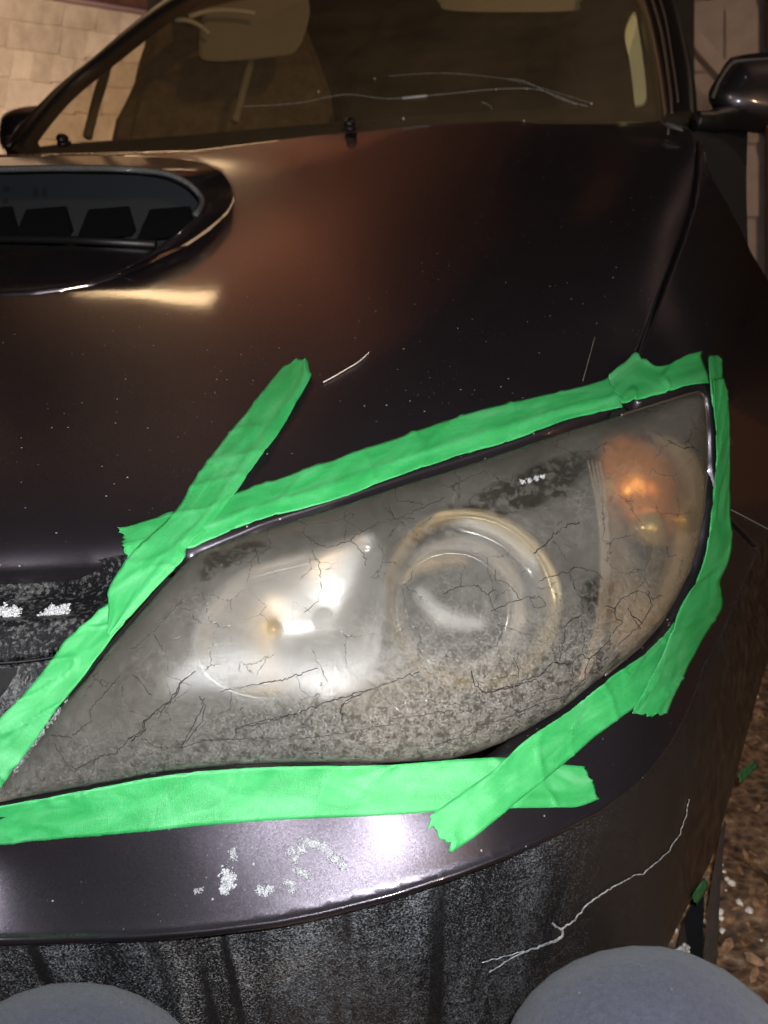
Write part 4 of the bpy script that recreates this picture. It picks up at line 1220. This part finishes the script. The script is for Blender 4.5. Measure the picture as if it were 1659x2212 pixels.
snowpatch('white sliver of snow on the peeled patch of the headlight lens', [(1120, 1066), (1135, 1062), (1150, 1058), (1163, 1054)], 2.6, 60, .0005, .0016, surf=LS, seed=10, group='snow on the lens', lift=.0)
snowpatch('frosty white line of ice along the inner edge of the headlight', [(30, 1664), (45, 1645), (60, 1622), (75, 1602), (90, 1582), (110, 1555), (125, 1537), (36, 1656), (52, 1634), (68, 1611), (82, 1592), (100, 1568), (118, 1546), (140, 1515)], 3.4, 150, .0003, .001, surf=LS, seed=11, group='snow on the lens', lift=.0)
snowpatch('scatter of ice grains low on the headlight lens', [(600, 1560), (680, 1555), (730, 1545), (790, 1560), (850, 1545), (330, 1640), (700, 1600), (650, 1540)], 22, 130, .00025, .0007, surf=LS, seed=12, group=None, lift=.0)['kind'] = 'stuff'
S2snow = snowpatch('white lump of snow behind the right knee at the bumper foot', [(1462, 2055), (1470, 2045), (1450, 2065)], 5, 40, .002, .006, surf=S2, seed=13, group='snow by the wheel arch', lift=.004)

def fibre(label, pts, r, mat, surf=S1, h=.002):
    bm = bmesh.new(); p = smooth(pts, 6)
    tube(bm, surf.on(p[:, 0], p[:, 1], h), r, 5)
    o = bm_obj('stray_fibre', bm, mat)
    return tag(o, label, 'fibre', 'stray fibres on the bonnet')
fm = simple('pale_fibre', (.75, .68, .58, 1), .5)
fibre('pale bent fibre lying right of the free tape end', [(699, 829), (725, 815), (750, 800), (775, 785), (798, 764)], .0006, fm)
fibre('dark thin fibre lying beside the bonnet seam above the headlight', [(1258, 826), (1268, 790), (1276, 760), (1284, 731)], .0004, simple('grey_fibre', (.2, .18, .16, 1), .5))
fibre('thin pale scratch-like fibre on the black wing right of the tape', [(1570, 1099), (1600, 1114), (1640, 1135), (1665, 1148)], .0005, simple('grey_fibre_two', (.3, .3, .3, 1), .5))

# ------------------------------------------------------------------ wheel arch liner and ground
bm = bmesh.new()
pp = [(1478, 1985), (1500, 1940), (1522, 1895), (1520, 2000), (1516, 2100), (1512, 2330), (1440, 2330), (1470, 2100), (1462, 2040)]
vs = [bm.verts.new(at(u, v, 1.02)) for u, v in pp]; vb = [bm.verts.new(at(u, v, 1.20)) for u, v in pp]
bm.faces.new(vs); bm.faces.new(vb[::-1])
for i in range(len(pp)): bm.faces.new((vs[i], vb[i], vb[(i + 1) % len(pp)], vs[(i + 1) % len(pp)]))
P_(bm_obj('wheel_arch_liner', bm, M['black'], shade=False))
bm = bmesh.new()
pa = smooth([(1566, 1770, .955), (1556, 1800, .955), (1542, 1880, .96), (1530, 1960, .97), (1520, 2060, .99), (1508, 2230, 1.02)], 4)
A = [bm.verts.new(x) for x in at(pa[:, 0], pa[:, 1], pa[:, 2])]
wv = np.interp(np.arange(len(pa)), [0, len(pa) * .5, len(pa) * .8, len(pa)], [2, 22, 30, 4])
B = [bm.verts.new(x) for x in at(pa[:, 0] + wv, pa[:, 1] + 6, pa[:, 2] + .03)]
C2 = [bm.verts.new(x) for x in at(pa[:, 0] + wv * .8, pa[:, 1] + 8, pa[:, 2] + .07)]
for i in range(len(A) - 1):
    bm.faces.new((A[i], A[i + 1], B[i + 1], B[i])); bm.faces.new((B[i], B[i + 1], C2[i + 1], C2[i]))
P_(bm_obj('arch_flap', bm, simple('grey_flap', (.05, .05, .055, 1), .6, 0, 60, .3)))

# ground sheet, finer near the car
xs = np.r_[np.linspace(-30, -1.2, 14), np.linspace(-1.0, 0.35, 14), np.linspace(.4, 1.3, 90), np.linspace(1.4, 30, 14)]
ys = np.r_[np.linspace(-20, -.5, 10), np.linspace(-.3, .25, 8), np.linspace(.3, 1.5, 110), np.linspace(1.6, 4, 12), np.linspace(5, 60, 14)]
V = []; Fq = []
for y in ys:
    for x in xs:
        z = 0
        if .35 < x < 1.35 and .25 < y < 1.55:
            z = .018 * noise.noise(Vector((x * 9, y * 9, 0))) + .010 * noise.noise(Vector((x * 30, y * 30, 3))) + .005 * noise.noise(Vector((x * 80, y * 80, 5)))
        V.append((x, y, z))
nxs = len(xs)
for j in range(len(ys) - 1):
    for i in range(nxs - 1): Fq.append((j * nxs + i, j * nxs + i + 1, (j + 1) * nxs + i + 1, (j + 1) * nxs + i))
g = mesh_obj('ground', V, Fq, M['ground']); g['kind'] = 'structure'
# leaf litter and bits of snow (nobody could count them)
rs = np.random.RandomState(11)
bm = bmesh.new()
for k in range(1500):
    x, y = rs.uniform(.36, 1.2), rs.uniform(.3, 1.5)
    z = .006 + .018 * noise.noise(Vector((x * 9, y * 9, 0))) + .010 * noise.noise(Vector((x * 30, y * 30, 3)))
    s = rs.uniform(.004, .016); a = rs.uniform(0, 6.28); el = rs.uniform(.25, .6)
    tx, ty = rs.uniform(-.4, .4, 2)
    ps = []
    for t in np.linspace(0, 2 * math.pi, 6, False):
        px = math.cos(t) * s; py = math.sin(t) * s * el * rs.uniform(.7, 1.2)
        ps.append(bm.verts.new((x + px * math.cos(a) - py * math.sin(a), y + px * math.sin(a) + py * math.cos(a), z + px * tx + py * ty + .003)))
    bm.faces.new(ps)
o = bm_obj('leaf_litter', bm, simple('dead_leaf', (.20, .11, .055, 1), .6, 0, 90, .8), shade=False)
tag(o, 'brown leaf litter on the wet ground beside the bumper', 'litter', kind='stuff')
bm = bmesh.new()
for k in range(90):
    cx, cy = rs.uniform(.4, 1.1), rs.uniform(.35, 1.45)
    for q in range(rs.randint(1, 6)):
        blob(bm, (cx + rs.normal(0, .008), cy + rs.normal(0, .010), .010 + rs.uniform(0, .008)), rs.uniform(.002, .008), .35, 1, (1, 1, .6), k * 7 + q)
o = bm_obj('snow_crumbs', bm, simple('dirty_snow', (.62, .56, .50, 1), .8, 0, 200, .3, .5, 500))
tag(o, 'crumbs of dirty snow scattered over the leaf litter', 'snow', kind='stuff')

# ------------------------------------------------------------------ house wall with shingles (left), garage (right)
wall = empty('shingled_wall', (-3.4, 4.9, 0))
tag(wall, 'lit wall of weathered cream shingles behind the left side of the car', 'wall')
c00 = Vector(at(-420, 500, 5.0)); c10 = Vector(at(720, 470, 5.6))      # bottom
c01 = Vector(at(-420, -90, 4.9)); c11 = Vector(at(720, 95, 5.7))       # top
def wpt(s, t): return (c00 * (1 - s) + c10 * s) * (1 - t) + (c01 * (1 - s) + c11 * s) * t
wnorm = (c10 - c00).cross(c01 - c00).normalized()
if wnorm.y > 0: wnorm = -wnorm
bm = bmesh.new()
vs = [bm.verts.new(p - wnorm * .02) for p in (wpt(0, -.6), wpt(1, -.6), wpt(1, 1), wpt(0, 1))]
vb = [bm.verts.new(p - wnorm * .15) for p in (wpt(0, -.6), wpt(1, -.6), wpt(1, 1), wpt(0, 1))]
bm.faces.new(vs); bm.faces.new(vb[::-1])
for i in range(4): bm.faces.new((vs[i], vb[i], vb[(i + 1) % 4], vs[(i + 1) % 4]))
o = bm_obj('wall_sheathing', bm, M['shingle'], shade=False); adopt(o, wall)
rows = 8
rs = np.random.RandomState(5)
def shingle(s0, s1, t0, t1, lift, lean):
    bm = bmesh.new()
    g_ = .00015
    q = [(s0 + g_, t0), (s1 - g_, t0 + lean), (s1 - g_ + .006, t1), (s0 + g_ + .006, t1)]
    lo = [wpt(*p) for p in q]
    out = [lo[0] + wnorm * (.022 + lift), lo[1] + wnorm * (.022 + lift * .6), lo[2] + wnorm * .004, lo[3] + wnorm * .004]
    a = [bm.verts.new(p) for p in out]; b = [bm.verts.new(p - wnorm * .012) for p in out]
    bm.faces.new(a); bm.faces.new(b[::-1])
    for i in range(4): bm.faces.new((a[i], b[i], b[(i + 1) % 4], a[(i + 1) % 4]))
    bmesh.ops.recalc_face_normals(bm, faces=bm.faces)
    o = bm_obj('shingle', bm, M['shingle'], shade=False); adopt_fast(o, wall)
    return o
bpy.context.view_layer.update()
wall_inv = wall.matrix_world.inverted()
def adopt_fast(o, root): o.parent = root; o.matrix_parent_inverse = wall_inv
for r in range(-1, rows):
    t0 = r / rows; t1 = (r + 1) / rows + .02
    if r == rows - 1: t1 = 1.0
    s = -.01
    while s < 1:
        w = rs.uniform(.028, .075)
        shingle(s, min(1.0, s + w), t0 + rs.uniform(-.006, .006), t1, rs.uniform(-.006, .006), rs.uniform(-.010, .010))
        s += w
bm = bmesh.new()
a, b = wpt(-.01, 1.0) + wnorm * .02, wpt(1.0, 1.0) + wnorm * .02
tube(bm, [a, b], .022, 4)
adopt(bm_obj('eave_trim', bm, simple('mauve_trim', (.20, .12, .12, 1), .6)), wall)

# tall dark-red house beyond: its raking top edge shows only as a reflection in the bonnet
house = empty('red_house', (-3, 9, 0))
tag(house, 'dark red boarded house beyond the shingled wall, in shadow', 'house')
bm = bmesh.new()
gp = [(-9, 0), (3.4, 0), (3.4, 3.9), (-3.5, 9.75), (-9, 14.4)]
fa = [bm.verts.new((x, 9.0, z)) for x, z in gp]; fb = [bm.verts.new((x, 9.3, z)) for x, z in gp]
bm.faces.new(fa); bm.faces.new(fb[::-1])
for i in range(len(gp)): bm.faces.new((fa[i], fb[i], fb[(i + 1) % len(gp)], fa[(i + 1) % len(gp)]))
adopt(bm_obj('house_wall', bm, M['barn'], shade=False), house)
bm = bmesh.new()
for z in np.arange(.1, 13.9, .22):
    xr = 3.4 if z < 3.8 else 3.4 - (z - 3.8) * 6.9 / 5.85
    box(bm, ((xr - 9) / 2, 8.985, z), (xr + 9 - .02, .03, .19))
o = bm_obj('clapboard', bm, M['barn'], shade=False); adopt(o, house); o['kind'] = 'stuff'
lamp('added_house_wash', 'SPOT', (-1.6, 7.0, 5.0), 460.0, (1.0, .66, .44), (-2.0, 9.0, 6.0), shadow_soft_size=.1, spot_size=math.radians(130), spot_blend=.8)  # unseen lamp added to light the house for its reflection in the bonnet

garage = empty('garage_door', (2.6, 4.6, 0))
tag(garage, 'pale panelled garage door behind the right door mirror', 'door')
g0 = Vector(at(1380, 330, 4.6)); g1 = Vector(at(1652, 326, 4.3)); g2 = Vector(at(1652, -160, 4.3)); g3 = Vector(at(1380, -130, 4.6))
def gpt(s, t): return (g0 * (1 - s) + g1 * s) * (1 - t) + (g3 * (1 - s) + g2 * s) * t
gn = (g1 - g0).cross(g3 - g0).normalized()
if gn.y > 0: gn = -gn
def slab(name, s0, s1, t0, t1, z0, z1, mat, root, bev=True):
    bm = bmesh.new()
    q = [gpt(s0, t0), gpt(s1, t0), gpt(s1, t1), gpt(s0, t1)]
    a = [bm.verts.new(p + gn * z1) for p in q]; b = [bm.verts.new(p + gn * z0) for p in q]
    bm.faces.new(a); bm.faces.new(b[::-1])
    for i in range(4): bm.faces.new((a[i], b[i], b[(i + 1) % 4], a[(i + 1) % 4]))
    bmesh.ops.recalc_face_normals(bm, faces=bm.faces)
    bmesh.ops.bevel(bm, geom=bm.edges[:], offset=.006, segments=2, affect='EDGES')
    o = bm_obj(name, bm, mat, shade=False); adopt(o, root)
slab('door_sheet', -.3, 1.0, -1.2, 1.3, -.05, 0, M['door'], garage)
for t0 in (-.32, .01, .34, .67, 1.0):
    for s0, s1 in ((-.25, .24), (.30, .66), (.70, .98)):
        slab('door_panel', s0, s1, t0 + .02, t0 + .30, .002, .020, M['door'], garage)
post = empty('door_post', tuple(gpt(1.03, 0)))
tag(post, 'dark brown post at the right edge beside the garage door', 'post')
slab('post_board', 1.003, 1.12, -1.2, 1.4, 0, .09, simple('dark_post', (.05, .025, .015, 1), .7), post)
# pale board along the diagonal lines across the garage door
br = empty('diagonal_board', tuple(gpt(.5, .2)))
tag(br, 'long pale board set diagonally in front of the garage door', 'timber')
bm = bmesh.new()
a = Vector(at(1440, 20, 4.2)); b = Vector(at(1640, 250, 4.0))
tube(bm, [a, b], .05, 4); adopt(bm_obj('board', bm, M['door'], shade=False), br)
lamp('garage_lamp', 'AREA', (2.2, 2.6, 3.2), 14.0, (1.0, .70, .52), (2.2, 4.5, 1.2), size=.3)

# unseen boards and lamp added to reflect as an orange streak in the wing
tw = empty('streak_boards', (3.2, 3.0, 0))
tag(tw, 'orange boards added beyond the car to reflect as a streak in the wing', 'added boards')
for k in range(3):
    bm = bmesh.new(); box(bm, (2.75 + k * .04, 2.3 + k * .17, .95), (.04, .16, 1.9))
    adopt(bm_obj('streak_board', bm, M['wood'], shade=False), tw)
lamp('streak_lamp', 'AREA', (1.9, 2.2, 2.6), 1.6, (1.0, .55, .22), (2.9, 2.9, 1.1), size=.2)  # added lamp that brightens the orange boards

# ------------------------------------------------------------------ person crouching (only the knees are in view)
person = empty('person', (0, -.2, 0))
tag(person, 'person crouching in front of the car in grey-blue trousers, only the knees in view', 'person', 'people')
def skin_fig(name, verts, edges, radii, mat, root_i=0, sub=3):
    me = bpy.data.meshes.new(name); me.from_pydata(verts, edges, []); me.materials.append(mat)
    o = bpy.data.objects.new(name, me); COL.objects.link(o)
    m = o.modifiers.new('skin', 'SKIN'); m.use_smooth_shade = True
    for i, r in enumerate(radii):
        rr = r if hasattr(r, '__len__') else (r, r)
        me.skin_vertices[0].data[i].radius = rr
    me.skin_vertices[0].data[root_i].use_root = True
    s = o.modifiers.new('sub', 'SUBSURF'); s.levels = s.render_levels = sub
    return o
rk = Vector((.158, .225, .603)); lk = Vector((-.192, .215, .580))
V = [(0, -.34, .36), (.10, -.30, .38), tuple(rk + Vector((-.02, -.26, -.07))), tuple(rk + Vector((0, -.10, -.010))), tuple(rk), tuple(rk + Vector((.0, .012, -.08))), tuple(rk + Vector((.0, -.05, -.30))), (.15, .10, .10),
     (-.10, -.30, .38), tuple(lk + Vector((.02, -.26, -.06))), tuple(lk + Vector((0, -.10, -.010))), tuple(lk), tuple(lk + Vector((.0, .012, -.08))), tuple(lk + Vector((0, -.05, -.30))), (-.17, .10, .10),
     (0, -.36, .55)]
E = [(0, 1), (1, 2), (2, 3), (3, 4), (4, 5), (5, 6), (6, 7), (0, 8), (8, 9), (9, 10), (10, 11), (11, 12), (12, 13), (13, 14), (0, 15)]
R = [.14, .12, .11, .100, .098, .090, .07, .055, .12, .11, .10, .098, .090, .07, .055, .15]
o = skin_fig('trousers', V, E, R, M['jeans']); adopt(o, person)
o = skin_fig('jacket', [(0, -.36, .52), (0, -.36, .75), (0, -.33, .98), (0, -.30, 1.10), (.18, -.33, 1.02), (.26, -.22, .85), (.12, -.06, .98), (-.18, -.33, 1.02), (-.26, -.22, .85), (-.12, -.06, .98)],
             [(0, 1), (1, 2), (2, 3), (2, 4), (4, 5), (5, 6), (2, 7), (7, 8), (8, 9)], [(.15, .12), (.15, .11), (.14, .10), .06, .065, .05, .035, .065, .05, .035], M['jacket']); adopt(o, person)
bm = bmesh.new(); blob(bm, (0, -.28, 1.27), .105, 0, 3, (.78, .92, 1.15)); adopt(bm_obj('head', bm, M['skin']), person)
for sx in (.15, -.17):
    bm = bmesh.new(); blob(bm, (sx, .15, .05), .05, 0, 3, (.95, 2.6, 1.0)); adopt(bm_obj('boot', bm, M['boot']), person)
